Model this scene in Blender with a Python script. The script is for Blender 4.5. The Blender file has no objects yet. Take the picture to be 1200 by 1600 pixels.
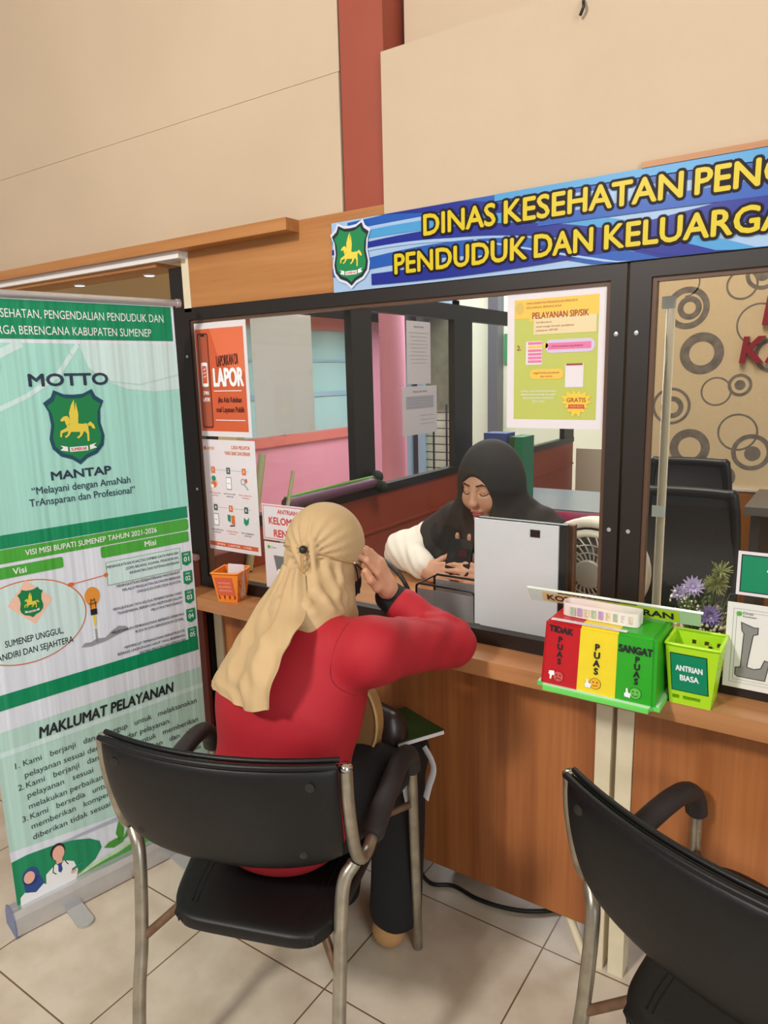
import bpy, bmesh, math, random
import numpy as np
from mathutils import Vector, Matrix
from mathutils.geometry import tessellate_polygon
random.seed(7)
PI = math.pi
scene = bpy.context.scene
COL = scene.collection

# ------------------------------------------------------------------ camera
CAM_H = 1.459
cam_d = bpy.data.cameras.new('camera')
cam = bpy.data.objects.new('camera', cam_d); COL.objects.link(cam)
cam_d.sensor_fit = 'VERTICAL'; cam_d.sensor_height = 36.0; cam_d.sensor_width = 27.0
cam_d.lens = 36.0 * 1102.1 / 1600.0
cam_d.clip_start = 0.02
rx = Vector((0.83131527, 0.55525418, -0.02465188))
ry = Vector((0.08554823, -0.17165434, -0.98143583))
rz = Vector((-0.54917795, 0.81377367, -0.19019988))
M4 = Matrix((( rx.x, -ry.x, -rz.x, 0), (rx.y, -ry.y, -rz.y, 0), (rx.z, -ry.z, -rz.z, CAM_H), (0, 0, 0, 1)))
cam.matrix_world = M4
scene.camera = cam

# ------------------------------------------------------------------ world, lamps, exposure
scene.view_settings.view_transform = 'Standard'
scene.view_settings.look = 'None'
scene.view_settings.gamma = 1.0
scene.view_settings.exposure = 0.0
scene.view_settings.use_curve_mapping = False
w = bpy.data.worlds.new('hall_daylight'); scene.world = w; w.use_nodes = True
w.node_tree.nodes['Background'].inputs[0].default_value = (1.0, 0.97, 0.94, 1)
w.node_tree.nodes['Background'].inputs[1].default_value = 0.36

def area(name, loc, target, size, power, color=(1, 1, 1), size_y=None):
    l = bpy.data.lights.new(name, 'AREA'); l.energy = power; l.color = color
    l.shape = 'RECTANGLE'; l.size = size; l.size_y = size_y or size
    o = bpy.data.objects.new(name, l); COL.objects.link(o); o.location = loc
    d = Vector(target) - Vector(loc)
    o.rotation_euler = d.to_track_quat('-Z', 'Y').to_euler()
    return o
area('ceiling_lamp', (-1.25, -1.9, 3.2), (-0.7, 1.4, 0.6), 0.36, 100, (1.0, 0.95, 0.89))
area('ceiling_lamp', (1.6, -0.6, 3.3), (-0.6, 1.5, 1.0), 0.8, 22, (1.0, 0.95, 0.9))
area('entrance_daylight', (3.4, -1.6, 2.0), (-1.6, 1.0, 1.1), 1.8, 75, (0.90, 0.96, 1.0))
area('booth_fill', (-0.6, 2.1, 3.0), (-0.9, 2.0, 0.0), 0.9, 34, (1.0, 0.95, 0.88))  # added overhead fill to brighten the booth interior, no fixture hangs here
area('corridor_daylight', (-2.75, 4.4, 3.0), (-3.3, 3.9, 1.2), 1.6, 170, (0.95, 0.98, 1.0), 3.2)

# ------------------------------------------------------------------ helpers
def s2l(c):
    c = c / 255.0
    return c / 12.92 if c <= 0.04045 else ((c + 0.055) / 1.055) ** 2.4
def rgb(r, g, b): return (s2l(r), s2l(g), s2l(b), 1.0)
MATS = {}
def mat(name, col, rough=0.55, metal=0.0, noise=0.0, nscale=20.0, bump=0.0, bscale=60.0, spec=None, coat=0.0):
    if name in MATS: return MATS[name]
    m = bpy.data.materials.new(name); m.use_nodes = True
    nt = m.node_tree; b = nt.nodes['Principled BSDF']
    b.inputs['Base Color'].default_value = col
    b.inputs['Roughness'].default_value = rough
    b.inputs['Metallic'].default_value = metal
    if spec is not None: b.inputs['Specular IOR Level'].default_value = spec
    if coat: b.inputs['Coat Weight'].default_value = coat
    if noise or bump: tc = nt.nodes.new('ShaderNodeTexCoord')
    if noise:
        n = nt.nodes.new('ShaderNodeTexNoise'); n.inputs['Scale'].default_value = nscale; n.inputs['Detail'].default_value = 5
        nt.links.new(tc.outputs['Object'], n.inputs['Vector'])
        mx = nt.nodes.new('ShaderNodeMixRGB'); mx.blend_type = 'MULTIPLY'; mx.inputs[0].default_value = 1.0
        r = nt.nodes.new('ShaderNodeValToRGB')
        lo = 1 - noise
        r.color_ramp.elements[0].position = 0.3; r.color_ramp.elements[0].color = (lo, lo, lo, 1)
        r.color_ramp.elements[1].position = 0.7
        nt.links.new(n.outputs['Fac'], r.inputs[0])
        mx.inputs[1].default_value = col
        nt.links.new(r.outputs[0], mx.inputs[2]); nt.links.new(mx.outputs[0], b.inputs['Base Color'])
    if bump:
        n2 = nt.nodes.new('ShaderNodeTexNoise'); n2.inputs['Scale'].default_value = bscale; n2.inputs['Detail'].default_value = 3
        nt.links.new(tc.outputs['Object'], n2.inputs['Vector'])
        bp = nt.nodes.new('ShaderNodeBump'); bp.inputs['Strength'].default_value = bump; bp.inputs['Distance'].default_value = 0.01
        nt.links.new(n2.outputs['Fac'], bp.inputs['Height']); nt.links.new(bp.outputs[0], b.inputs['Normal'])
    MATS[name] = m
    return m

def wood(name, c1, c2, axis='Z', scale=1.0, rough=0.4):
    if name in MATS: return MATS[name]
    m = bpy.data.materials.new(name); m.use_nodes = True; nt = m.node_tree; b = nt.nodes['Principled BSDF']
    tc = nt.nodes.new('ShaderNodeTexCoord'); mp = nt.nodes.new('ShaderNodeMapping')
    s = {'Z': (16, 16, 0.5), 'X': (0.7, 16, 16)}[axis]
    mp.inputs['Scale'].default_value = [k * scale for k in s]
    n = nt.nodes.new('ShaderNodeTexNoise'); n.inputs['Scale'].default_value = 1.0; n.inputs['Detail'].default_value = 6; n.inputs['Distortion'].default_value = 0.25
    mp2 = nt.nodes.new('ShaderNodeMapping'); mp2.inputs['Scale'].default_value = [k * scale * 6 for k in s]
    n2 = nt.nodes.new('ShaderNodeTexNoise'); n2.inputs['Scale'].default_value = 1.0; n2.inputs['Detail'].default_value = 4
    ad = nt.nodes.new('ShaderNodeMath'); ad.operation = 'MULTIPLY_ADD'; ad.inputs[1].default_value = 0.35
    r = nt.nodes.new('ShaderNodeValToRGB')
    r.color_ramp.elements[0].position = 0.42; r.color_ramp.elements[0].color = c1
    r.color_ramp.elements[1].position = 0.95; r.color_ramp.elements[1].color = c2
    nt.links.new(tc.outputs['Object'], mp.inputs[0]); nt.links.new(mp.outputs[0], n.inputs['Vector'])
    nt.links.new(tc.outputs['Object'], mp2.inputs[0]); nt.links.new(mp2.outputs[0], n2.inputs['Vector'])
    nt.links.new(n2.outputs['Fac'], ad.inputs[0]); nt.links.new(n.outputs['Fac'], ad.inputs[2])
    nt.links.new(ad.outputs[0], r.inputs[0]); nt.links.new(r.outputs[0], b.inputs['Base Color'])
    b.inputs['Roughness'].default_value = rough
    MATS[name] = m
    return m

def glass(name, tint=(0.93, 0.96, 0.95, 1), ior=1.5, boost=0.0):
    if name in MATS: return MATS[name]
    m = bpy.data.materials.new(name); m.use_nodes = True; nt = m.node_tree
    nt.nodes.remove(nt.nodes['Principled BSDF']); out = nt.nodes['Material Output']
    t = nt.nodes.new('ShaderNodeBsdfTransparent'); t.inputs[0].default_value = tint
    g = nt.nodes.new('ShaderNodeBsdfGlossy'); g.inputs['Roughness'].default_value = 0.02
    ge = nt.nodes.new('ShaderNodeNewGeometry'); dp = nt.nodes.new('ShaderNodeVectorMath'); dp.operation = 'DOT_PRODUCT'
    nt.links.new(ge.outputs['Incoming'], dp.inputs[0]); nt.links.new(ge.outputs['Normal'], dp.inputs[1])
    ab = nt.nodes.new('ShaderNodeMath'); ab.operation = 'ABSOLUTE'; nt.links.new(dp.outputs['Value'], ab.inputs[0])
    su = nt.nodes.new('ShaderNodeMath'); su.operation = 'SUBTRACT'; su.inputs[0].default_value = 1.0; nt.links.new(ab.outputs[0], su.inputs[1])
    f = nt.nodes.new('ShaderNodeMath'); f.operation = 'POWER'; f.inputs[1].default_value = 5.0; nt.links.new(su.outputs[0], f.inputs[0])
    r0 = ((ior - 1) / (ior + 1)) ** 2 + boost
    a = nt.nodes.new('ShaderNodeMath'); a.operation = 'MULTIPLY_ADD'; a.inputs[1].default_value = 1 - r0; a.inputs[2].default_value = r0
    mx = nt.nodes.new('ShaderNodeMixShader')
    nt.links.new(f.outputs[0], a.inputs[0]); nt.links.new(a.outputs[0], mx.inputs[0])
    nt.links.new(t.outputs[0], mx.inputs[1]); nt.links.new(g.outputs[0], mx.inputs[2]); nt.links.new(mx.outputs[0], out.inputs[0])
    MATS[name] = m
    return m

def emis(name, col, strength):
    if name in MATS: return MATS[name]
    m = mat(name, col); b = m.node_tree.nodes['Principled BSDF']
    b.inputs['Emission Color'].default_value = col; b.inputs['Emission Strength'].default_value = strength
    return m

def tag(o, label=None, cat=None, group=None, kind=None):
    if label: o['label'] = label
    if cat: o['category'] = cat
    if group: o['group'] = group
    if kind: o['kind'] = kind
    return o
def thing(name, label, cat, loc=(0, 0, 0), rotz=0.0, group=None, kind=None):
    o = bpy.data.objects.new(name, None); COL.objects.link(o)
    o.empty_display_size = 0.05; o.location = loc; o.rotation_euler = (0, 0, rotz)
    return tag(o, label, cat, group, kind)
def link(name, me, mats, parent=None, smooth=False):
    if not isinstance(mats, (list, tuple)): mats = [mats]
    for m in mats: me.materials.append(m)
    if smooth: me.shade_smooth()
    o = bpy.data.objects.new(name, me); COL.objects.link(o)
    if parent: o.parent = parent; o.matrix_parent_inverse = PINV(parent)
    return o
def obj(name, bm, m, parent=None, smooth=False, bevel=0.0, angle=None):
    if bevel: bmesh.ops.bevel(bm, geom=[e for e in bm.edges if len(e.link_faces) == 2 and e.calc_face_angle(0) > 0.5],
                              offset=bevel, segments=2, affect='EDGES', profile=0.6)
    bmesh.ops.recalc_face_normals(bm, faces=bm.faces)
    me = bpy.data.meshes.new(name); bm.to_mesh(me); bm.free()
    o = link(name, me, m, parent)
    if smooth:
        me.shade_smooth()
        if angle: me.set_sharp_from_angle(angle=angle)
    return o
def box(bm, lo, hi, rot=None, piv=None):
    vs = [bm.verts.new((x, y, z)) for x in (lo[0], hi[0]) for y in (lo[1], hi[1]) for z in (lo[2], hi[2])]
    for q in ((0, 1, 3, 2), (4, 6, 7, 5), (0, 4, 5, 1), (2, 3, 7, 6), (0, 2, 6, 4), (1, 5, 7, 3)):
        bm.faces.new([vs[i] for i in q])
    if rot: bmesh.ops.rotate(bm, verts=vs, cent=piv or (0, 0, 0), matrix=rot)
    return vs
def boxobj(name, lo, hi, m, parent=None, bevel=0.0):
    bm = bmesh.new(); box(bm, lo, hi); return obj(name, bm, m, parent, bevel=bevel)
def catmull(pts, n=8, closed=False):
    P = [Vector(p) for p in pts]
    if len(P) < 3: return [P[0].lerp(P[-1], i / n) for i in range(n + 1)]
    out = []; N = len(P)
    for i in range(N if closed else N - 1):
        p1, p2 = P[i], P[(i + 1) % N]
        p0 = P[i - 1] if (i > 0 or closed) else p1 * 2 - p2
        p3 = P[(i + 2) % N] if (i + 2 < N or closed) else p2 * 2 - p1
        for k in range(n):
            t = k / n
            out.append(0.5 * ((2 * p1) + (p2 - p0) * t + (2 * p0 - 5 * p1 + 4 * p2 - p3) * t * t + (-p0 + 3 * p1 - 3 * p2 + p3) * t ** 3))
    if not closed: out.append(P[-1])
    return out
def tube(bm, pts, r, seg=12, closed=False, cap=True, flat=None):
    pts = [Vector(p) for p in pts]; N = len(pts)
    rs = r if isinstance(r, (list, tuple)) else [r] * N
    rings = []; prev = None
    for i, p in enumerate(pts):
        if closed: t = pts[(i + 1) % N] - pts[i - 1]
        else: t = pts[min(i + 1, N - 1)] - pts[max(i - 1, 0)]
        t.normalize()
        if prev is None:
            a = Vector((0, 0, 1)) if abs(t.z) < 0.9 else Vector((1, 0, 0))
            nrm = t.cross(a).normalized()
        else:
            nrm = (prev - t * prev.dot(t)).normalized()
        prev = nrm; b = t.cross(nrm)
        f1, f2 = flat if flat else (1, 1)
        rings.append([bm.verts.new(p + (nrm * math.cos(2 * PI * k / seg) * f1 + b * math.sin(2 * PI * k / seg) * f2) * rs[i]) for k in range(seg)])
    for i in range(N if closed else N - 1):
        A, B = rings[i], rings[(i + 1) % N]
        for k in range(seg): bm.faces.new((A[k], A[(k + 1) % seg], B[(k + 1) % seg], B[k]))
    if cap and not closed:
        bm.faces.new(rings[0][::-1]); bm.faces.new(rings[-1])
def tubeobj(name, pts, r, m, parent=None, seg=12, n=8, smooth_path=True, closed=False, flat=None):
    bm = bmesh.new(); tube(bm, catmull(pts, n, closed) if smooth_path else pts, r, seg, closed, flat=flat)
    return obj(name, bm, m, parent, smooth=True, angle=0.9)
def lathe(bm, prof, c=(0, 0, 0), seg=24, M=None):
    rings = []; vs = []
    for rr, z in prof:
        ring = [bm.verts.new((c[0] + rr * math.cos(2 * PI * k / seg), c[1] + rr * math.sin(2 * PI * k / seg), c[2] + z)) for k in range(seg)]
        rings.append(ring); vs += ring
    for a, b in zip(rings, rings[1:]):
        for k in range(seg): bm.faces.new((a[k], a[(k + 1) % seg], b[(k + 1) % seg], b[k]))
    bm.faces.new(rings[0][::-1]); bm.faces.new(rings[-1])
    if M: bmesh.ops.transform(bm, matrix=M, verts=vs)
def prism(bm, pts, d):
    """pts: list of Vector outline; d: extrusion vector"""
    d = Vector(d); a = [bm.verts.new(p) for p in pts]; b = [bm.verts.new(Vector(p) + d) for p in pts]
    n = len(pts)
    tris = tessellate_polygon([[Vector(p) for p in pts]])
    for t in tris:
        try:
            bm.faces.new([a[i] for i in t]); bm.faces.new([b[i] for i in reversed(t)])
        except ValueError: pass
    for i in range(n): bm.faces.new((a[i], a[(i + 1) % n], b[(i + 1) % n], b[i]))
def cushion(fn, T, nu=28, nv=16, p=4.0, edge=0.15):
    """closed padded slab round the sheet fn(u,v); T half thickness"""
    bm = bmesh.new(); top = []; bot = []
    def prof(u, v):
        a = abs(2 * u - 1); b = abs(2 * v - 1)
        return edge + (1 - edge) * max(0.0, 1 - a ** (2 * p)) ** 0.5 * max(0.0, 1 - b ** (2 * p)) ** 0.5
    def warp(t):   # concentrate samples near rims
        return 0.5 - 0.5 * math.cos(PI * t)
    for i in range(nu + 1):
        rt = []; rb = []
        for j in range(nv + 1):
            u, v = warp(i / nu), warp(j / nv); e = 1e-3
            P = Vector(fn(u, v)); du = Vector(fn(min(u + e, 1), v)) - Vector(fn(max(u - e, 0), v)); dv = Vector(fn(u, min(v + e, 1))) - Vector(fn(u, max(v - e, 0)))
            n = du.cross(dv).normalized(); t = T * prof(u, v)
            rt.append(bm.verts.new(P + n * t)); rb.append(bm.verts.new(P - n * t))
        top.append(rt); bot.append(rb)
    for i in range(nu):
        for j in range(nv):
            bm.faces.new((top[i][j], top[i + 1][j], top[i + 1][j + 1], top[i][j + 1]))
            bm.faces.new((bot[i][j], bot[i][j + 1], bot[i + 1][j + 1], bot[i + 1][j]))
    for i in range(nu):
        bm.faces.new((top[i][0], bot[i][0], bot[i + 1][0], top[i + 1][0])); bm.faces.new((top[i][nv], top[i + 1][nv], bot[i + 1][nv], bot[i][nv]))
    for j in range(nv):
        bm.faces.new((top[0][j], top[0][j + 1], bot[0][j + 1], bot[0][j])); bm.faces.new((top[nu][j], bot[nu][j], bot[nu][j + 1], top[nu][j + 1]))
    return bm

# ------------------------------------------------------------------ flat prints with lettering
_tc = {}
def text_mesh(s, bold=0.0, res=3):
    k = (s, round(bold, 4), res)
    if k in _tc: return _tc[k]
    c = bpy.data.curves.new('lettering', 'FONT'); c.body = s; c.size = 1.0; c.resolution_u = res; c.offset = bold; c.fill_mode = 'FRONT'
    o = bpy.data.objects.new('lettering', c); COL.objects.link(o)
    dg = bpy.context.evaluated_depsgraph_get(); dg.update()
    me = bpy.data.meshes.new_from_object(o.evaluated_get(dg))
    V = [tuple(v.co) for v in me.vertices]; F = [tuple(p.vertices) for p in me.polygons]
    bpy.data.objects.remove(o); bpy.data.curves.remove(c); bpy.data.meshes.remove(me)
    _tc[k] = (V, F)
    return _tc[k]
HV = text_mesh('H')[0]; CAPH = max(v[1] for v in HV) - min(v[1] for v in HV)
LAY = 0.00035
class Sheet:
    """flat printed sheet: x right, y up, artwork in thin layers in front of the sheet"""
    def __init__(s, origin, xd, yd):
        s.o = Vector(origin); s.x = Vector(xd).normalized(); s.y = Vector(yd).normalized(); s.n = s.x.cross(s.y)
        s.V = []; s.F = []; s.M = []; s.mats = []
    def mi(s, m):
        if m not in s.mats: s.mats.append(m)
        return s.mats.index(m)
    def P(s, x, y, L): return s.o + s.x * x + s.y * y + s.n * (L * LAY)
    def raw(s, pts, faces, m, L):
        b = len(s.V); s.V += [s.P(x, y, L) for x, y in pts]
        for f in faces: s.F.append([b + i for i in f]); s.M.append(s.mi(m))
    def poly(s, pts, m, L=1):
        tr = tessellate_polygon([[Vector((x, y, 0)) for x, y in pts]])
        fs = []
        for t in tr:
            a, b, c = [pts[i] for i in t]
            ar = (b[0] - a[0]) * (c[1] - a[1]) - (b[1] - a[1]) * (c[0] - a[0])
            fs.append(t if ar > 0 else t[::-1])
        s.raw(pts, fs, m, L)
    def rect(s, x0, y0, x1, y1, m, L=1): s.raw([(x0, y0), (x1, y0), (x1, y1), (x0, y1)], [(0, 1, 2, 3)], m, L)
    def rrect(s, x0, y0, x1, y1, r, m, L=1):
        pts = []
        for cx, cy, a0 in ((x1 - r, y1 - r, 0), (x0 + r, y1 - r, 90), (x0 + r, y0 + r, 180), (x1 - r, y0 + r, 270)):
            for k in range(5):
                a = math.radians(a0 + 22.5 * k); pts.append((cx + r * math.cos(a), cy + r * math.sin(a)))
        s.poly(pts, m, L)
    def ell(s, cx, cy, rx_, ry_, m, L=1, seg=32, a0=0, a1=360):
        pts = [(cx + rx_ * math.cos(math.radians(a0 + (a1 - a0) * k / seg)), cy + ry_ * math.sin(math.radians(a0 + (a1 - a0) * k / seg))) for k in range(seg + (0 if a1 - a0 == 360 else 1))]
        s.poly(pts, m, L)
    def ring(s, cx, cy, r0, r1, m, L=1, seg=40, ky=1.0, a0=0, a1=360):
        p = []; f = []
        for k in range(seg + 1):
            a = math.radians(a0 + (a1 - a0) * k / seg); c, t = math.cos(a), math.sin(a)
            p += [(cx + r0 * c, cy + r0 * t * ky), (cx + r1 * c, cy + r1 * t * ky)]
        for k in range(seg): f.append((2 * k, 2 * k + 1, 2 * k + 3, 2 * k + 2))
        s.raw(p, f, m, L)
    def line(s, pts, wd, m, L=1):
        for (x0, y0), (x1, y1) in zip(pts, pts[1:]):
            l = math.hypot(x1 - x0, y1 - y0) or 1e-6; nx, ny = -(y1 - y0) / l * wd / 2, (x1 - x0) / l * wd / 2
            s.raw([(x0 - nx, y0 - ny), (x1 - nx, y1 - ny), (x1 + nx, y1 + ny), (x0 + nx, y0 + ny)], [(0, 1, 2, 3)], m, L)
    def text(s, t, x, y, h, m, L=2, width=None, align='L', bold=0.0, shear=0.0, outline=None, om=None, res=3, rot=0.0):
        V0, _ = text_mesh(t, 0.0, res)
        x0 = min(v[0] for v in V0); x1 = max(v[0] for v in V0)
        sy = h / CAPH; sx = sy if width is None else width / (x1 - x0)
        W = (x1 - x0) * sx; off = {'L': 0, 'C': -W / 2, 'R': -W}[align]
        cr, sr = math.cos(rot), math.sin(rot)
        V, F = text_mesh(t, 0.0, res)
        def put(b, mm, LL, nd):
            offs = [(0, 0)] + [(b * math.cos(2 * PI * k / nd), b * math.sin(2 * PI * k / nd)) for k in range(nd if b else 0)]
            for i, (ox, oy) in enumerate(offs):
                p = []
                for v in V:
                    c = v[1] * sy + oy * sy; a = (v[0] - x0) * sx + off + shear * v[1] * sy + ox * sy
                    p.append((x + a * cr - c * sr, y + a * sr + c * cr))
                s.raw(p, F, mm, LL + i * 0.02)
        if outline: put(outline, om, L, 14)
        put(bold, m, L + (1 if outline else 0), 8 if bold > 0.03 else 4)
    def back(s, x0, y0, x1, y1, m, t=0.0006):
        p = [s.o + s.x * x + s.y * y + s.n * z for z in (0, -t) for x, y in ((x0, y0), (x1, y0), (x1, y1), (x0, y1))]
        b = len(s.V); s.V += p
        for f in ((0, 1, 2, 3), (7, 6, 5, 4), (0, 4, 5, 1), (1, 5, 6, 2), (2, 6, 7, 3), (3, 7, 4, 0)):
            s.F.append([b + i for i in f]); s.M.append(s.mi(m))
    def build(s, name, parent=None):
        me = bpy.data.meshes.new(name); me.from_pydata([tuple(v) for v in s.V], [], s.F)
        for m in s.mats: me.materials.append(m)
        me.polygons.foreach_set('material_index', s.M); me.update()
        o = bpy.data.objects.new(name, me); COL.objects.link(o)
        if parent:
            o.parent = parent; o.matrix_parent_inverse = PINV(parent)
        return o
def PINV(p):
    return (Matrix.Translation(p.location) @ p.rotation_euler.to_matrix().to_4x4()).inverted()
def keep(o, p):
    o.parent = p; o.matrix_parent_inverse = PINV(p); return o

# ------------------------------------------------------------------ signed distance bodies
class Body:
    def __init__(s): s.ops = []
    def add(s, kind, fn, lo, hi, k): s.ops.append((kind, fn, np.array(lo, float), np.array(hi, float), k)); return s
    def cone(s, a, b, r1, r2, k=0.02, kind='u', flat=None, disp=None):
        a = np.array(a, float); b = np.array(b, float); R_ = max(r1, r2) * (1.0 if flat is None else max(1.0, flat[1]))
        ab = b - a; L = float(ab @ ab) + 1e-12
        def fn(X, Y, Z):
            px, py, pz = X - a[0], Y - a[1], Z - a[2]
            t = np.clip((px * ab[0] + py * ab[1] + pz * ab[2]) / L, 0, 1)
            qx, qy, qz = px - t * ab[0], py - t * ab[1], pz - t * ab[2]
            if flat is not None:      # flat = (axis, factor): widen along axis
                ax, fc = np.array(flat[0], float), flat[1]; ax = ax / np.linalg.norm(ax)
                dd = qx * ax[0] + qy * ax[1] + qz * ax[2]; g = dd * (1 / fc - 1)
                qx, qy, qz = qx + ax[0] * g, qy + ax[1] * g, qz + ax[2] * g
            d = np.sqrt(qx * qx + qy * qy + qz * qz) - (r1 + (r2 - r1) * t)
            if disp: d = d + disp(X, Y, Z)
            return d
        return s.add(kind, fn, np.minimum(a, b) - R_, np.maximum(a, b) + R_, k)
    def ell(s, c, r, k=0.02, kind='u', rot=None, disp=None):
        c = np.array(c, float); r = np.array(r, float); Rm = np.array(rot, float) if rot is not None else np.eye(3)
        def fn(X, Y, Z):
            px, py, pz = X - c[0], Y - c[1], Z - c[2]
            q = [Rm[i, 0] * px + Rm[i, 1] * py + Rm[i, 2] * pz for i in range(3)]
            k0 = np.sqrt(sum((q[i] / r[i]) ** 2 for i in range(3))); k1 = np.sqrt(sum((q[i] / r[i] ** 2) ** 2 for i in range(3))) + 1e-9
            d = k0 * (k0 - 1) / k1
            if disp: d = d + disp(X, Y, Z)
            return d
        return s.add(kind, fn, c - r.max(), c + r.max(), k)
    def half(s, p, n, k=0.0):
        p = np.array(p, float); n = np.array(n, float); n = n / np.linalg.norm(n)
        s.ops.append(('h', lambda X, Y, Z: (X - p[0]) * n[0] + (Y - p[1]) * n[1] + (Z - p[2]) * n[2], None, None, k)); return s
    @staticmethod
    def comb(kind, D, d, k):
        if kind == 'u':
            if k <= 0: return np.minimum(D, d)
            h = np.clip(k - np.abs(D - d), 0, None) / k
            return np.minimum(D, d) - h * h * k * 0.25
        if kind == 'h': return np.maximum(D, d)
        h = np.clip(k - np.abs(D + d), 0, None) / max(k, 1e-6)      # subtract
        return np.maximum(D, -d) + h * h * k * 0.25
    def at(s, P):
        P = np.asarray(P, float); D = np.full(len(P), 0.5)
        for kind, fn, lo, hi, k in s.ops: D = s.comb(kind, D, fn(P[:, 0], P[:, 1], P[:, 2]), k)
        return D
    def mesh(s, h=0.005, grow=0.0):
        los = np.min([o[2] for o in s.ops if o[0] == 'u'], 0) - 0.02 - grow; his = np.max([o[3] for o in s.ops if o[0] == 'u'], 0) + 0.02 + grow
        n = np.ceil((his - los) / h).astype(int) + 1
        ax = [los[i] + h * np.arange(n[i]) for i in range(3)]
        D = np.full(n, 0.06, np.float32)
        for kind, fn, lo, hi, k in s.ops:
            if lo is None: sl = [slice(0, n[i]) for i in range(3)]
            else:
                m = 0.03 + k + grow
                sl = [slice(max(0, int((lo[i] - m - los[i]) / h)), min(n[i], int((hi[i] + m - los[i]) / h) + 2)) for i in range(3)]
            X, Y, Z = np.meshgrid(ax[0][sl[0]], ax[1][sl[1]], ax[2][sl[2]], indexing='ij', sparse=True)
            D[tuple(sl)] = s.comb(kind, D[tuple(sl)], fn(X, Y, Z), k)
        D -= grow
        return nets(D, los, h)
def nets(D, lo, h):
    nx, ny, nz = D.shape; S = D < 0
    c = [(i, j, k) for i in (0, 1) for j in (0, 1) for k in (0, 1)]
    sub = lambda A, o: A[o[0]:nx - 1 + o[0], o[1]:ny - 1 + o[1], o[2]:nz - 1 + o[2]]
    cnt = sum(sub(S, o).astype(np.int8) for o in c)
    act = (cnt > 0) & (cnt < 8); idx = np.argwhere(act); ID = np.full(act.shape, -1, np.int64); ID[act] = np.arange(len(idx))
    vals = np.stack([D[idx[:, 0] + o[0], idx[:, 1] + o[1], idx[:, 2] + o[2]] for o in c], 1)
    acc = np.zeros((len(idx), 3)); num = np.zeros(len(idx))
    for a in range(8):
        for b in range(a + 1, 8):
            if sum(abs(c[a][i] - c[b][i]) for i in range(3)) != 1: continue
            va, vb = vals[:, a], vals[:, b]; m = (va < 0) != (vb < 0)
            t = np.where(m, va / np.where(m, va - vb, 1), 0)
            pa, pb = np.array(c[a], float), np.array(c[b], float)
            acc += np.where(m[:, None], pa + t[:, None] * (pb - pa), 0); num += m
    V = lo + h * (idx + acc / num[:, None])
    Q = []
    for axn in range(3):
        o1 = [0, 0, 0]; o1[axn] = 1
        A = S[:nx - o1[0], :ny - o1[1], :nz - o1[2]]; B = S[o1[0]:, o1[1]:, o1[2]:]
        for flip in (False, True):
            e = np.argwhere((A & ~B) if not flip else (~A & B))
            u, v = [(1, 2), (2, 0), (0, 1)][axn]
            e = e[(e[:, u] > 0) & (e[:, v] > 0) & (e[:, 0] < nx - 1) & (e[:, 1] < ny - 1) & (e[:, 2] < nz - 1)]
            def cell(du, dv):
                q = e.copy(); q[:, u] -= du; q[:, v] -= dv; return ID[q[:, 0], q[:, 1], q[:, 2]]
            q = np.stack([cell(1, 1), cell(0, 1), cell(0, 0), cell(1, 0)], 1)
            if flip: q = q[:, ::-1]
            Q.append(q[(q >= 0).all(1)])
    return V, np.concatenate(Q)
def bodyobj(name, body, m, parent=None, h=0.005, grow=0.0, smooth=2):
    V, Q = body.mesh(h, grow)
    for _ in range(smooth):
        A = np.zeros_like(V); N = np.zeros(len(V))
        for i in range(4):
            np.add.at(A, Q[:, i], V[Q[:, (i + 1) % 4]]); np.add.at(N, Q[:, i], 1)
            np.add.at(A, Q[:, i], V[Q[:, (i + 3) % 4]]); np.add.at(N, Q[:, i], 1)
        V = V * 0.5 + 0.5 * A / np.maximum(N, 1)[:, None]
    me = bpy.data.meshes.new(name); me.from_pydata(V.tolist(), [], Q.tolist()); me.update()
    o = link(name, me, m, None, smooth=True)
    if parent: keep(o, parent)
    return o
def frame(f, up=(0, 0, 1)):
    """rows: right, forward, up"""
    f = np.array(f, float); f /= np.linalg.norm(f); r = np.cross(f, up); r /= np.linalg.norm(r); u = np.cross(r, f)
    return np.stack([r, f, u])

# ------------------------------------------------------------------ materials
M_wall = mat('cream_paint', rgb(199, 178, 152), 0.75, noise=0.07, nscale=2.5, bump=0.05, bscale=40)
M_red = mat('brick_red_paint', rgb(152, 66, 44), 0.55, noise=0.08, nscale=6)
M_white = mat('white_plastic', rgb(236, 232, 230), 0.45)
M_paper = mat('white_paper', rgb(222, 215, 220), 0.6)
M_black = mat('black_plastic', rgb(22, 21, 22), 0.4)
M_frame = mat('dark_brown_aluminium', rgb(30, 22, 18), 0.45, noise=0.12, nscale=8)
M_wood_h = wood('header_wood_laminate', rgb(156, 98, 48), rgb(190, 134, 80), 'X', 1.0, 0.45)
M_wood_p = wood('front_wood_laminate', rgb(132, 72, 34), rgb(184, 116, 64), 'Z', 1.0, 0.42)
M_wood_t = wood('top_wood_laminate', rgb(160, 104, 62), rgb(192, 138, 92), 'X', 1.0, 0.3)
M_ivory = mat('ivory_paint', rgb(226, 214, 184), 0.55, noise=0.10, nscale=14)
M_glass = glass('window_glass', (0.95, 0.97, 0.96, 1), 1.36)
M_acr = glass('clear_acrylic', (0.95, 0.97, 0.94, 1), 1.4, 0.03)
M_chrome = mat('polished_metal', rgb(200, 198, 195), 0.18, 1.0)
M_alu = mat('brushed_aluminium', rgb(212, 214, 220), 0.28, 0.75, noise=0.08, nscale=30)
M_maroon = mat('maroon_paint', rgb(112, 40, 28), 0.5, noise=0.1, nscale=5)

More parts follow.
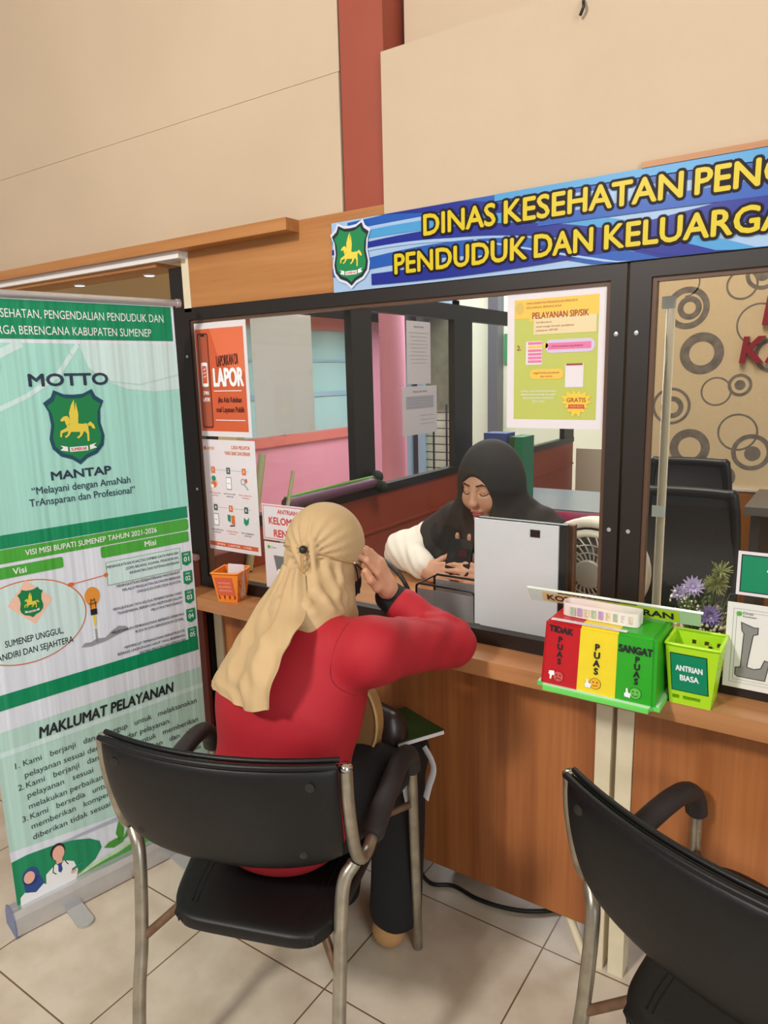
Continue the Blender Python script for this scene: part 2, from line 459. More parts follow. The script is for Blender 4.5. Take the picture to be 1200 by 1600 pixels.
# ------------------------------------------------------------------ setting: floor and ceiling
def tile_mat():
    m = bpy.data.materials.new('floor_tiles'); m.use_nodes = True; nt = m.node_tree; b = nt.nodes['Principled BSDF']
    tc = nt.nodes.new('ShaderNodeTexCoord'); mp = nt.nodes.new('ShaderNodeMapping')
    mp.inputs['Location'].default_value = (0.562, -1.5145, 0)
    br = nt.nodes.new('ShaderNodeTexBrick'); br.offset = 0.0; br.inputs['Scale'].default_value = 1.0
    br.inputs['Brick Width'].default_value = 0.4; br.inputs['Row Height'].default_value = 0.4; br.inputs['Mortar Size'].default_value = 0.0022
    br.inputs['Mortar Smooth'].default_value = 0.2
    br.inputs['Color1'].default_value = rgb(214, 202, 184); br.inputs['Color2'].default_value = rgb(206, 194, 176); br.inputs['Mortar'].default_value = rgb(116, 88, 66)
    n = nt.nodes.new('ShaderNodeTexNoise'); n.inputs['Scale'].default_value = 9; n.inputs['Detail'].default_value = 8
    r = nt.nodes.new('ShaderNodeValToRGB'); r.color_ramp.elements[0].position = 0.35; r.color_ramp.elements[0].color = (0.83, 0.8, 0.76, 1); r.color_ramp.elements[1].position = 0.62
    mx = nt.nodes.new('ShaderNodeMixRGB'); mx.blend_type = 'MULTIPLY'; mx.inputs[0].default_value = 1
    nt.links.new(tc.outputs['Object'], mp.inputs[0]); nt.links.new(mp.outputs[0], br.inputs['Vector']); nt.links.new(tc.outputs['Object'], n.inputs['Vector'])
    nt.links.new(n.outputs['Fac'], r.inputs[0]); nt.links.new(br.outputs['Color'], mx.inputs[1]); nt.links.new(r.outputs[0], mx.inputs[2])
    nt.links.new(mx.outputs[0], b.inputs['Base Color']); b.inputs['Roughness'].default_value = 0.34
    bp = nt.nodes.new('ShaderNodeBump'); bp.invert = True; bp.inputs['Strength'].default_value = 0.4; bp.inputs['Distance'].default_value = 0.002
    nt.links.new(br.outputs['Fac'], bp.inputs['Height']); nt.links.new(bp.outputs[0], b.inputs['Normal'])
    return m
bm = bmesh.new(); box(bm, (-7, -5, -0.1), (5, 8, 0))
tag(obj('floor', bm, tile_mat()), 'cream ceramic tile floor with brown grout lines', 'floor', kind='structure')
bm = bmesh.new(); box(bm, (-7, -5, 3.4), (5, 8, 3.5))
tag(obj('ceiling', bm, mat('ceiling_white', rgb(225, 220, 210), 0.8)), 'plain off-white ceiling of the hall', 'ceiling', kind='structure')

# upper cream wall: board with hairline joint, red column, right board standing proud of a recessed wall
YW = 1.515
bm = bmesh.new()
box(bm, (-3.6, YW, 1.862), (-1.124, YW + 0.14, 2.185)); box(bm, (-3.6, YW + 0.003, 2.1875), (-1.124, YW + 0.14, 3.4))
tag(obj('wall_left', bm, M_wall), 'cream wall board left of the red column with a hairline joint', 'wall', kind='structure')
bm = bmesh.new()
box(bm, (-0.992, YW - 0.012, 1.80), (2.2, YW + 0.1, 2.192))
box(bm, (-0.98, YW + 0.075, 2.192), (2.2, YW + 0.15, 3.4))
tag(obj('wall_right', bm, M_wall), 'cream wall right of the red column with a ledge above the blue banner', 'wall', kind='structure')
bm = bmesh.new(); box(bm, (-1.12, YW + 0.004, 1.80), (-0.995, YW + 0.16, 3.4))
tag(obj('wall_column', bm, M_red), 'brick red vertical column between the cream wall boards', 'column', kind='structure')
# stains and hook on the wall
tag(tubeobj('wall_hook', [(-0.516, 1.502, 2.166), (-0.513, 1.494, 2.158), (-0.512, 1.491, 2.148), (-0.519, 1.494, 2.136)], 0.003, M_black), 'small dark hook stuck high on the cream wall', 'hook')

# wooden beam above the neighbouring booth
bm = bmesh.new(); box(bm, (-3.6, 1.455, 1.832), (-1.262, YW + 0.03, 1.862))
tag(obj('trim_1', bm, M_wood_h, bevel=0.002), 'brown wooden beam along the foot of the left cream wall', 'beam', kind='structure')
bm = bmesh.new(); box(bm, (-3.6, 1.475, 1.812), (-1.70, YW + 0.02, 1.832))
tag(obj('trim_2', bm, M_white), 'white strip under the brown wooden beam', 'trim', kind='structure')
bm = bmesh.new(); box(bm, (-3.6, 1.49, 1.80), (-1.82, 1.60, 1.812))
tag(obj('trim_3', bm, M_wood_h), 'wooden soffit over the neighbouring booth', 'trim', kind='structure')
bm = bmesh.new(); box(bm, (-4.6, 2.3, 0.0), (-2.35, 2.35, 2.6))
tag(obj('wall_booth', bm, mat('tan_paint', rgb(214, 188, 142), 0.7)), 'tan back wall of the neighbouring booth behind the roll-up banner', 'wall', kind='structure')
for i, (x, y) in enumerate(((-2.33, 1.568), (-1.96, 1.575))):
    t = thing('downlight', ('small recessed downlight in the soffit above the roll-up banner', 'small recessed downlight in the soffit beside the dark post')[i], 'lamp', (x, y, 1.80), group='soffit downlights')
    bm = bmesh.new(); lathe(bm, [(0.015, -0.002), (0.018, -0.006), (0.02, -0.002), (0.02, 0.0)], (x, y, 1.80)); obj('trim_ring', bm, M_white, t, smooth=True)
    bm = bmesh.new(); lathe(bm, [(0.0155, -0.0015), (0.0155, -0.005)], (x, y, 1.80)); obj('bulb', bm, emis('lamp_glow', (1, 0.9, 0.7, 1), 6.0), t)
    l = bpy.data.lights.new('downlight_beam', 'SPOT'); l.energy = 6; l.spot_size = 1.8; l.color = (1, 0.86, 0.62); l.shadow_soft_size = 0.03
    lo = bpy.data.objects.new('downlight_beam', l); COL.objects.link(lo); lo.location = (x, y, 1.785); lo.rotation_euler = (math.radians(35), 0, 0)

# header board above window 1 and dark end post
bm = bmesh.new(); box(bm, (-1.692, 1.505, 1.672), (-0.99, 1.53, 1.862))
tag(obj('trim_4', bm, M_wood_h), 'light brown wood header board left of the blue banner', 'trim', kind='structure')
bm = bmesh.new(); box(bm, (-0.99, 1.515, 1.672), (2.2, 1.55, 1.80))
tag(obj('trim_5', bm, M_wood_h), 'wood header board behind the blue banner', 'trim', kind='structure')
bm = bmesh.new(); box(bm, (-0.39, 1.494, 1.838), (2.2, 1.503, 1.849))
tag(obj('trim_6', bm, M_wood_h), 'thin wooden strip along the top right of the blue banner', 'trim', kind='structure')
bm = bmesh.new(); box(bm, (-1.722, 1.503, 1.66), (-1.692, 1.54, 1.832))
tag(obj('trim_7', bm, M_ivory), 'ivory end strip beside the wood header board', 'trim', kind='structure')
bm = bmesh.new(); box(bm, (-1.80, 1.52, 0.0), (-1.735, 1.56, 1.795))
tag(obj('trim_8', bm, M_frame), 'dark aluminium post behind the roll-up banner', 'post', kind='structure')

# low maroon wall at the left end of the counter
bm = bmesh.new(); box(bm, (-2.6, 1.565, 0), (-1.735, 1.72, 0.885)); box(bm, (-1.90, 1.50, 0), (-1.742, 1.515, 0.885))
tag(obj('wall_low', bm, M_maroon), 'low maroon wall at the left end of the counter', 'wall', kind='structure')
bm = bmesh.new(); box(bm, (-2.6, 1.49, 0.886), (-1.742, 1.519, 0.898))
tag(obj('trim_9', bm, mat('pinkish_cap', rgb(190, 150, 140), 0.5)), 'pale cap on the low maroon wall', 'trim', kind='structure')

# ------------------------------------------------------------------ counter
def counter(x0, x1, label, zb):
    t = thing('counter_unit', label, 'counter', ((x0 + x1) / 2, 1.54, 0), group='service counter units')
    boxobj('front_panel', (x0 + 0.037, 1.535, zb), (x1 - 0.037, 1.551, 0.759), M_wood_p, t)
    for a, b in ((x0, x0 + 0.036), (x1 - 0.036, x1)):
        boxobj('post', (a, 1.528, 0), (b, 1.575, 0.759), M_ivory, t, bevel=0.002)
    boxobj('crossbar', (x0 + 0.036, 1.556, 0.68), (x1 - 0.036, 1.58, 0.759), M_ivory, t)
    return t
counter(-1.722, -0.414, 'counter unit with wood front where the woman in red sits', 0.10)
counter(-0.401, 0.92, 'counter unit with wood front behind the cut-off chair at right', 0.125)
bm = bmesh.new(); box(bm, (-1.742, 1.408, 0.76), (1.0, 2.0, 0.80))
tag(obj('worktop', bm, M_wood_t, bevel=0.003), 'continuous wooden counter top running under the dark windows', 'worktop')
c = thing('broken_strut', 'white painted strut leaning out under the counter front', 'strut', (-0.47, 1.53, 0))
tubeobj('rod', [(-0.555, 1.60, 0.125), (-0.462, 1.535, 0.012)], 0.011, M_ivory, c, smooth_path=False)
tag(tubeobj('floor_cable', [(-1.02, 1.70, 0.006), (-0.98, 1.60, 0.006), (-0.92, 1.56, 0.006), (-0.86, 1.585, 0.006), (-0.78, 1.575, 0.006), (-0.70, 1.585, 0.006), (-0.62, 1.62, 0.006), (-0.5, 1.72, 0.006)], 0.006, M_black), 'black cable lying on the floor under the counter', 'cable')

# ------------------------------------------------------------------ window frames and panes
def window(name, x0, x1, z0, z1, y, label, fw=0.05, rail=0.036, top=0.04):
    t = thing(name, label, 'window', ((x0 + x1) / 2, y, z0), kind='structure')
    bm = bmesh.new()
    box(bm, (x0, y, z0), (x0 + fw, y + 0.03, z1)); box(bm, (x1 - fw, y, z0), (x1, y + 0.03, z1))
    box(bm, (x0 + fw, y, z0), (x1 - fw, y + 0.03, z0 + rail)); box(bm, (x0 + fw, y, z1 - top), (x1 - fw, y + 0.03, z1))
    obj('window_frame', bm, M_frame, t, bevel=0.003)
    bm = bmesh.new()
    a = 0.009
    box(bm, (x0 + fw, y + 0.006, z0 + rail), (x0 + fw + a, y + 0.026, z1 - top)); box(bm, (x1 - fw - a, y + 0.006, z0 + rail), (x1 - fw, y + 0.026, z1 - top))
    box(bm, (x0 + fw + a, y + 0.006, z1 - top - a), (x1 - fw - a, y + 0.026, z1 - top))
    obj('glazing_bead', bm, mat('bronze_bead', rgb(92, 66, 50), 0.35), t)
    bm = bmesh.new(); box(bm, (x0 + fw - 0.01, y + 0.013, z0 + rail - 0.01), (x1 - fw + 0.01, y + 0.0165, z1 - top + 0.01))
    obj('pane', bm, M_glass, t)
    bm = bmesh.new()
    for zz in (z0 + 0.32, z0 + 0.73):
        for xx in (x0 + fw * 0.4, x1 - fw * 0.55): lathe(bm, [(0.0045, -0.0005), (0.0045, 0.0015), (0.002, 0.002)], (0, 0, 0), 12, Matrix.Translation((xx, y, zz)) @ Matrix.Rotation(PI / 2, 4, 'X'))
    obj('screw', bm, M_alu, t, smooth=True, angle=0.6)
    return t
window('window_1', -1.738, -0.412, 0.80, 1.671, 1.503, 'dark framed counter window in front of the seated clerk', fw=0.032, top=0.034)
window('window_2', -0.406, 0.95, 0.80, 1.671, 1.503, 'dark framed counter window in front of the ring patterned wall', fw=0.042, top=0.034)

# ------------------------------------------------------------------ left partition with panes (runs away from the counter)
XP = -1.74
t = thing('window_3', 'dark framed side partition with panes behind the counter window', 'partition', (XP, 3.4, 0), kind='structure')
bm = bmesh.new()
for y0, y1 in ((1.58, 1.62), (2.375, 2.52), (3.255, 3.455), (4.9, 5.1)): box(bm, (XP - 0.035, y0, 0.98), (XP, y1, 1.80))
box(bm, (XP - 0.04, 1.58, 0.945), (XP + 0.004, 5.1, 0.982)); box(bm, (XP - 0.035, 1.58, 1.725), (XP + 0.001, 5.1, 1.80))
obj('window_frame', bm, M_frame, t, bevel=0.002)
for y0, y1 in ((1.62, 2.375), (2.52, 3.255), (3.455, 4.9)):
    bm = bmesh.new(); box(bm, (XP - 0.02, y0 - 0.01, 0.97), (XP - 0.016, y1 + 0.01, 1.735)); obj('pane', bm, M_glass, t)
bm = bmesh.new(); box(bm, (XP - 0.03, 1.75, 0), (XP - 0.003, 5.1, 0.945))
for z in (0.30, 0.78): box(bm, (XP - 0.003, 1.75, z), (XP + 0.004, 5.1, z + 0.012))
obj('lower_panel', bm, mat('terracotta_paint', rgb(158, 66, 44), 0.5, noise=0.08, nscale=5), t)

# ------------------------------------------------------------------ what lies behind the partition: pink building, corridor
M_pink = mat('pink_paint', rgb(226, 146, 170), 0.65, noise=0.06, nscale=3)
M_salm = mat('salmon_paint', rgb(214, 112, 104), 0.55)
M_sky = mat('blue_grey_paint', rgb(150, 178, 200), 0.5)
XK = -3.7
bm = bmesh.new(); box(bm, (XK - 0.15, 2.6, 0), (XK, 6.0, 0.95)); box(bm, (XK - 0.15, 2.6, 0.95), (XK, 3.2, 2.15)); box(bm, (XK - 0.15, 5.25, 0.95), (XK, 6.0, 2.15)); tag(obj('wall_pink', bm, M_pink), 'pink wall of the building across the corridor', 'wall', kind='structure')
bm = bmesh.new(); box(bm, (XK - 0.15, 2.6, 1.93), (XK, 6.0, 3.4)); box(bm, (XK, 2.6, 2.0), (XK + .5, 6.0, 2.04))
tag(obj('wall_eave', bm, mat('dark_eave', rgb(70, 46, 42), 0.7)), 'dark brown wall and eave above the salmon window', 'wall', kind='structure')
t = thing('window_4', 'salmon framed window with pale teal panes in the pink wall', 'window', (XK, 4.2, 0.95), kind='structure')
bm = bmesh.new()
for y0, y1 in ((3.2, 3.3), (4.12, 4.26), (5.12, 5.25)): box(bm, (XK - 0.1, y0, 0.95), (XK + 0.02, y1, 1.93))
box(bm, (XK - 0.1, 3.2, 0.95), (XK + 0.03, 5.25, 1.02)); box(bm, (XK - 0.1, 3.2, 1.84), (XK + 0.02, 5.25, 1.93))
obj('window_frame', bm, M_salm, t)
M_teal = mat('teal_frosted_glass', rgb(168, 205, 208), 0.12)
M_gline = mat('white_blind', rgb(222, 228, 226), 0.5)
for y0, y1 in ((3.3, 4.12), (4.26, 5.12)):
    bm = bmesh.new(); box(bm, (XK - 0.07, y0, 1.02), (XK - 0.06, y1, 1.84)); obj('pane', bm, M_teal, t)
    bm = bmesh.new(); box(bm, (XK - 0.058, y0, 1.30), (XK - 0.05, y1, 1.34)); box(bm, (XK - 0.058, y0, 1.58), (XK - 0.05, y1, 1.60)); obj('glazing_bar', bm, M_sky, t)
    bm = bmesh.new(); box(bm, (XK - 0.0585, y0 + 0.02, 1.04), (XK - 0.052, y0 + 0.1, 1.82)); obj('blind', bm, M_gline, t)
bm = bmesh.new(); lathe(bm, [(0.088, 0), (0.088, 2.6)], (-2.68, 4.12, 0), 32)
tag(obj('pink_column', bm, M_pink, smooth=True, angle=0.6), 'round pink column outside beyond the side partition', 'column', kind='structure')
bm = bmesh.new(); box(bm, (-3.6, 5.9, 0), (-1.0, 6.05, 3.4))
tag(obj('wall_corridor', bm, mat('pale_green_cream', rgb(226, 228, 206), 0.7)), 'pale cream wall at the end of the corridor', 'wall', kind='structure')
t = thing('door_1', 'blue framed doorway with a barred gate beyond the partition', 'door', (-3.3, 5.85, 0), kind='structure')
bm = bmesh.new()
box(bm, (-3.64, 5.80, 0), (-3.59, 5.86, 2.10)); box(bm, (-3.50, 5.80, 0), (-3.44, 5.86, 2.10)); box(bm, (-3.12, 5.80, 0), (-3.08, 5.86, 2.10)); box(bm, (-3.59, 5.80, 2.03), (-3.08, 5.86, 2.10))
obj('door_frame', bm, M_sky, t)
bm = bmesh.new(); box(bm, (-3.59, 5.86, 0), (-3.50, 5.875, 2.05)); obj('door_leaf', bm, mat('dark_plum', rgb(70, 52, 60), 0.5), t)
bm = bmesh.new(); box(bm, (-3.44, 5.86, 1.14), (-3.12, 5.875, 2.03)); obj('curtain', bm, mat('olive_grey_cloth', rgb(120, 118, 96), 0.8, noise=0.3, nscale=12), t)
bm = bmesh.new()
for k in range(9): box(bm, (-3.44, 5.845, 0.50 + 0.075 * k), (-3.10, 5.853, 0.508 + 0.075 * k))
for xx in (-3.36, -3.22): box(bm, (xx, 5.84, 0.5), (xx + 0.012, 5.856, 1.18))
obj('gate_bars', bm, M_black, t)
bm = bmesh.new(); box(bm, (-2.76, 5.78, 0), (-2.665, 5.9, 2.6))
tag(obj('trim_10', bm, mat('slate_paint', rgb(84, 84, 92), 0.5)), 'dark slate door post beyond the partition', 'post', kind='structure')
S = Sheet((-2.655, 5.885, 1.53), (1, 0, 0), (0, 0, 1)); g_ = mat('sign_green', rgb(20, 140, 84), 0.5)
S.back(0, 0, 0.24, 0.26, g_, 0.004)
for cx in (0.075, 0.165):
    S.ell(cx, 0.19, 0.02, 0.02, M_paper, 1, 16); S.poly([(cx - 0.03, 0.16), (cx + 0.03, 0.16), (cx + 0.018, 0.04), (cx - 0.018, 0.04)], M_paper, 1)
tag(S.build('restroom_sign'), 'small green restroom sign on the far corridor wall', 'sign')

# back wall of the right booth with its wallpaper of rings
M_tan = mat('beige_wallpaper', rgb(226, 200, 158), 0.6, noise=0.05, nscale=60)
M_ring = mat('grey_print', rgb(140, 128, 114), 0.6, noise=0.45, nscale=30)
YB = 3.2
t = thing('wall_back', 'beige wallpaper wall with grey ring pattern and wood panel below', 'wall', (0, YB, 0), kind='structure')
boxobj('plaster', (-0.92, YB + 0.004, 0), (2.2, YB + 0.12, 3.4), M_wall, t)
S = Sheet((0, YB + 0.003, 0), (1, 0, 0), (0, 0, 1)); S.back(-0.92, 0.965, 2.2, 2.3, M_tan, 0.0009)
def rings(cx, cz, spec, L=1):
    for r0, r1 in spec: S.ring(cx, cz, r0, r1, M_ring, L)
A_ = [(0.062, 0.074), (0.02, 0.044)]; B_ = [(0.04, 0.074)]; C_ = [(0.052, 0.058)]; D_ = [(0.03, 0.042), (0.0, 0.018)]
S.ring(-0.628, 1.70, 0.060, 0.085, M_ring, 1); S.ring(-0.62, 1.70, 0.024, 0.047, M_ring, 1)
S.ring(-0.64, 1.80, 0.05, 0.056, M_ring, 1, a0=-90, a1=60)
S.ring(-0.564, 1.515, 0.048, 0.085, M_ring, 1)
S.ring(-0.672, 1.30, 0.066, 0.078, M_ring, 1); S.ring(-0.668, 1.295, 0.025, 0.046, M_ring, 1); S.ring(-0.735, 1.40, 0.055, 0.062, M_ring, 1, a0=-60, a1=60)
S.ring(-0.59, 1.125, 0.045, 0.08, M_ring, 1)
S.ring(-0.50, 1.36, 0.052, 0.059, M_ring, 1); S.ring(-0.413, 1.385, 0.033, 0.045, M_ring, 2); S.ring(-0.413, 1.385, 0.0, 0.02, M_ring, 2)
S.ring(-0.41, 1.195, 0.068, 0.076, M_ring, 1); S.ring(-0.355, 1.115, 0.056, 0.074, M_ring, 2); S.ring(-0.35, 1.11, 0.0, 0.03, M_ring, 2)
S.ring(-0.452, 1.01, 0.03, 0.046, M_ring, 2); S.ring(-0.452, 1.01, 0.0, 0.022, M_ring, 2); S.ring(-0.53, 1.01, 0.04, 0.045, M_ring, 1, a0=20, a1=170)
S.ring(-0.43, 1.775, 0.05, 0.058, M_ring, 1); S.ring(-0.36, 1.81, 0.045, 0.06, M_ring, 2); S.ring(-0.36, 1.81, 0.0, 0.027, M_ring, 2)
S.ring(-0.36, 1.62, 0.075, 0.082, M_ring, 1); S.ring(-0.30, 1.50, 0.055, 0.07, M_ring, 2)
random.seed(3)
for k in range(26):
    cx, cz = -0.18 + 0.26 * (k % 9) + random.uniform(-0.04, 0.04), 1.06 + 0.33 * (k // 9) + random.uniform(-0.05, 0.05)
    rings(cx, cz, (A_, B_, C_, D_)[k % 4], 1)
S.build('wallpaper', t)
boxobj('wood_panel', (-0.92, YB - 0.01, 0), (2.2, YB + 0.003, 0.955), wood('booth_wood', rgb(150, 88, 30), rgb(186, 118, 50), 'Z', 0.6), t)
boxobj('panel_cap', (-0.92, YB - 0.014, 0.955), (2.2, YB + 0.002, 0.965), M_white, t)
M_letter = mat('dark_red_acrylic', rgb(150, 30, 44), 0.35)
def letter(ch, x, z, h, label):
    V, F = text_mesh(ch, 0.03, 4); sc = h / CAPH; x0 = min(v[0] for v in V)
    bm = bmesh.new(); vs = [bm.verts.new((x + (v[0] - x0) * sc * 0.92 + 0.12 * v[1] * sc, YB - 0.02, z + v[1] * sc)) for v in V]
    for f in F:
        try: bm.faces.new([vs[i] for i in f])
        except ValueError: pass
    r = bmesh.ops.extrude_face_region(bm, geom=bm.faces[:])
    bmesh.ops.translate(bm, verts=[g for g in r['geom'] if isinstance(g, bmesh.types.BMVert)], vec=(0, 0.02, 0))
    tag(obj('wall_letter', bm, M_letter), label, 'letter', group='red letters on the ring wallpaper')
letter('D', -0.348, 1.62, 0.10, 'raised dark red letter D on the ring patterned wall')
letter('K', -0.42, 1.475, 0.095, 'raised dark red letter K on the ring patterned wall')
letter('A', -0.33, 1.475, 0.095, 'raised dark red letter A beside the letter K')
bm = bmesh.new(); box(bm, (-1.36, 5.0, 0), (-1.20, 5.1, 1.8)); box(bm, (-1.705, 5.06, 0), (-1.36, 5.1, 0.9))
tag(obj('wall_end', bm, mat('cream_panel', rgb(214, 204, 184), 0.6)), 'cream end pillar at the far end of the booth', 'wall', kind='structure')

# ------------------------------------------------------------------ emblem (winged horse on a green shield)
I_ = dict(green=mat('ink_green', rgb(18, 128, 72), 0.4), dark=mat('ink_dark', rgb(24, 32, 44), 0.4), teal=mat('ink_teal', rgb(24, 140, 104), 0.4),
          yellow=mat('ink_yellow', rgb(226, 206, 74), 0.4), white=mat('ink_white', rgb(238, 240, 242), 0.4), red=mat('ink_red', rgb(196, 48, 40), 0.4),
          navy=mat('ink_navy', rgb(44, 58, 82), 0.4), lime=mat('ink_lime', rgb(86, 172, 62), 0.4), orange=mat('ink_orange', rgb(214, 108, 50), 0.45),
          brown=mat('ink_brown', rgb(120, 52, 34), 0.45), grey=mat('ink_grey', rgb(150, 152, 158), 0.45), pink=mat('ink_pink', rgb(228, 150, 178), 0.45),
          skin=mat('ink_skin', rgb(236, 178, 160), 0.45), blue=mat('ink_blue', rgb(38, 72, 140), 0.45), black=mat('ink_black', rgb(28, 28, 30), 0.45))
SH = [(0, 1.08), (.3, 1.1), (.62, 1.25), (.72, 1.02), (.98, .84), (.84, .55), (.80, .1), (.90, -.35), (.84, -.68), (.6, -.95), (.25, -1.08), (0, -1.28)]
SH = SH + [(-x, y) for x, y in SH[-2:0:-1]]
HORSE = [[(-.34, -.02), (-.1, .06), (.2, .0), (.36, .02), (.42, -.12), (.3, -.3), (.05, -.3), (-.2, -.28), (-.36, -.22)],
         [(-.36, -.02), (-.18, .06), (-.24, .26), (-.3, .34), (-.42, .32), (-.55, .2), (-.52, .13), (-.4, .16)],
         [(-.22, .02), (-.08, .02), (-.02, .45), (.0, .95), (-.12, .75), (-.22, .45)],
         [(-.1, .02), (.06, .02), (.1, .4), (.05, .85), (-.02, .5)],
         [(-.34, -.1), (-.3, -.24), (-.52, -.3), (-.56, -.46), (-.62, -.44), (-.58, -.22)], [(-.3, -.2), (-.2, -.26), (-.3, -.42), (-.42, -.5), (-.46, -.44), (-.36, -.38)],
         [(.24, -.24), (.4, -.12), (.42, -.36), (.4, -.68), (.33, -.68), (.34, -.4)], [(.1, -.26), (.24, -.28), (.16, -.44), (.02, -.56), (-.04, -.5), (.08, -.42)],
         [(.38, -.02), (.5, .08), (.62, -.06), (.66, -.22), (.56, -.2), (.5, -.1), (.42, -.08)]]
def emblem(S, cx, cy, hw, hh, L, rim=None, halo=None):
    f = lambda P, k=1.0: [(cx + x * hw * k, cy + y * hh / 1.28 * k) for x, y in P]
    if halo: S.poly(f(SH, 1.10), halo, L); L += 1
    S.poly(f(SH), rim or I_['dark'], L); S.poly(f(SH, 0.88), I_['green'], L + 1)
    for i, p in enumerate(HORSE): S.poly(f([(x, y * 0.95 + 0.1) for x, y in p], 0.92), I_['yellow'], L + 2 + i * 0.25)
    rb = [(-.3, -.66), (.3, -.66), (.3, -.82), (-.3, -.82)]
    for q in ([(-.6, -.58), (-.36, -.64), (-.36, -.8), (-.6, -.74), (-.5, -.66)], [(.6, -.58), (.36, -.64), (.36, -.8), (.6, -.74), (.5, -.66)], rb): S.poly(f(q), I_['white'], L + 2)
    S.text('SUMEKAR', cx, cy - .79 * hh / 1.28, .1 * hh / 1.28, I_['red'], L + 3, width=hw * .52, align='C', bold=.02)

# ------------------------------------------------------------------ blue banner over the windows
M_bl = [mat('banner_blue_deep', rgb(30, 42, 138), 0.35, spec=.3), mat('banner_blue_mid', rgb(36, 86, 172), 0.35, spec=.3), mat('banner_blue_sky', rgb(74, 150, 204), 0.35, spec=.3), mat('banner_blue_pale', rgb(158, 186, 220), 0.35, spec=.3), mat('banner_yellow', rgb(208, 186, 30), 0.4, spec=.3), mat('banner_outline', rgb(24, 8, 14), 0.5, spec=.2)]
S = Sheet((-1.150, 1.4995, 1.670), (1, 0, 0), (0, 0, 1)); BW, BH = 2.0, 0.168
S.back(0, 0, BW, BH, M_bl[3], 0.002)
def clipband(pts_top, pts_bot, m, L):
    c = lambda v: min(max(v, 0.0), BH)
    n = len(pts_top)
    p = []; f = []
    for (x, a), (_, b) in zip(pts_top, pts_bot): p += [(x, c(b)), (x, c(a))]
    for i in range(n - 1): f.append((2 * i, 2 * i + 2, 2 * i + 3, 2 * i + 1))
    S.raw(p, f, m, L)
def wave(x0, x1, y0, slope, amp, ph, th, m, L):
    T_ = []; B2 = []
    for k in range(61):
        x = x0 + (x1 - x0) * k / 60; y = y0 + slope * (x - x0) + amp * math.sin(ph + (x - x0) * 2.6); t = th * (0.35 + 0.65 * k / 60)
        T_.append((x, y + t / 2)); B2.append((x, y - t / 2))
    clipband(T_, B2, m, L)
wave(0.05, BW, .150, -.02, .02, 0.2, .05, M_bl[1], 1); wave(0.0, BW, .166, -.16, .05, 1.2, .05, M_bl[0], 2); wave(0.0, BW, .145, -.24, .10, 0.4, .06, M_bl[0], 3)
wave(0.0, BW, .125, -.20, .09, 0.0, .05, M_bl[2], 4); wave(0.0, BW, .095, -.20, .10, 0.0, .05, M_bl[0], 5); wave(0.0, BW, .075, -.28, .13, 0.1, .016, M_bl[3], 6)
wave(0.0, BW, .050, -.22, .12, 0.0, .07, M_bl[1], 7); wave(0.12, BW, .035, .06, .03, 3.6, .075, M_bl[0], 8); wave(0.4, BW, .06, -.10, .06, 2.8, .010, M_bl[3], 9); wave(0.45, BW, .150, .0, .015, 1.0, .05, M_bl[2], 9.5); wave(0.55, BW, .088, .03, .012, 2.0, .055, M_bl[1], 9.2)
for tt, x_, y_, wd in (('DINAS', .272, .106, .180), ('KESEHATAN', .474, .106, .362), ('PENGENDALIAN', .859, .106, .47), ('PENDUDUK', .190, .028, .336), ('DAN', .544, .028, .124), ('KELUARGA', .693, .028, .325), ('BERENCANA', 1.06, .028, .36)):
    S.text(tt, x_, y_, .044, M_bl[4], 11, width=wd, bold=.024, outline=.105, om=M_bl[5])
emblem(S, .060, .086, .058, .074, 11, halo=mat('emblem_halo', rgb(206, 214, 232), .4))
tag(S.build('fascia_banner'), 'long blue banner with yellow capitals above the dark windows', 'banner')

# ------------------------------------------------------------------ notices on the glass of window 1 (outside face)
YG = 1.5125
def notice(name, x0, z0, x1, z1, label, draw, group=None, y=YG, cat='poster', base=None):
    S = Sheet((x0, y, z0), (1, 0, 0), (0, 0, 1)); w_, h_ = x1 - x0, z1 - z0
    S.back(0, 0, w_, h_, base or M_paper, 0.001); draw(S, w_, h_)
    return tag(S.build(name), label, cat, group)
M_po = mat('poster_orange', rgb(204, 92, 54), 0.4); M_po2 = mat('poster_orange_light', rgb(222, 112, 74), 0.4)
def d_lapor(S, W, H):
    S.rect(.012, .016, W - .012, H - .018, M_po, 1)
    S.poly([(.075, H - .018), (W - .012, H - .018), (W - .012, H - .15), (.11, H - .12)], M_po2, 2)
    S.rrect(.02, .025, .066, H - .03, .008, mat('phone_shell', rgb(84, 34, 26), 0.4), 3); S.rrect(.024, .03, .063, H - .034, .006, mat('phone_face', rgb(168, 82, 56), 0.4), 4)
    S.rrect(.035, H - .04, .053, H - .033, .002, I_['black'], 5)
    S.rrect(.03, .150, .057, .222, .005, I_['white'], 5); S.rrect(.034, .160, .053, .212, .002, M_po, 6)
    for k in range(3): S.line([(.038, .178 + .011 * k), (.049, .182 + .011 * k)], .0022, I_['white'], 7)
    S.text('SP4N', .0435, .126, .011, I_['white'], 5, width=.023, align='C', bold=.02); S.text('LAPOR!', .0435, .106, .011, I_['white'], 5, width=.030, align='C', bold=.02)
    S.text('LAPORKAN DI', .142, .212, .030, mat('ink_maroon', rgb(74, 22, 20), 0.4), 5, width=.088, align='C', bold=.012, rot=.06)
    S.text('LAPOR', .142, .152, .050, I_['white'], 5, width=.122, align='C', bold=.035)
    S.line([(.078, .137), (W - .03, .137)], .0022, I_['white'], 5)
    S.text('jika Ada Keluhan', .142, .103, .016, MATS['ink_maroon'], 5, width=.098, align='C', bold=.01); S.text('soal Layanan Publik', .142, .074, .016, MATS['ink_maroon'], 5, width=.118, align='C', bold=.01)
    S.line([(.078, .050), (W - .022, .050)], .0022, I_['white'], 5)
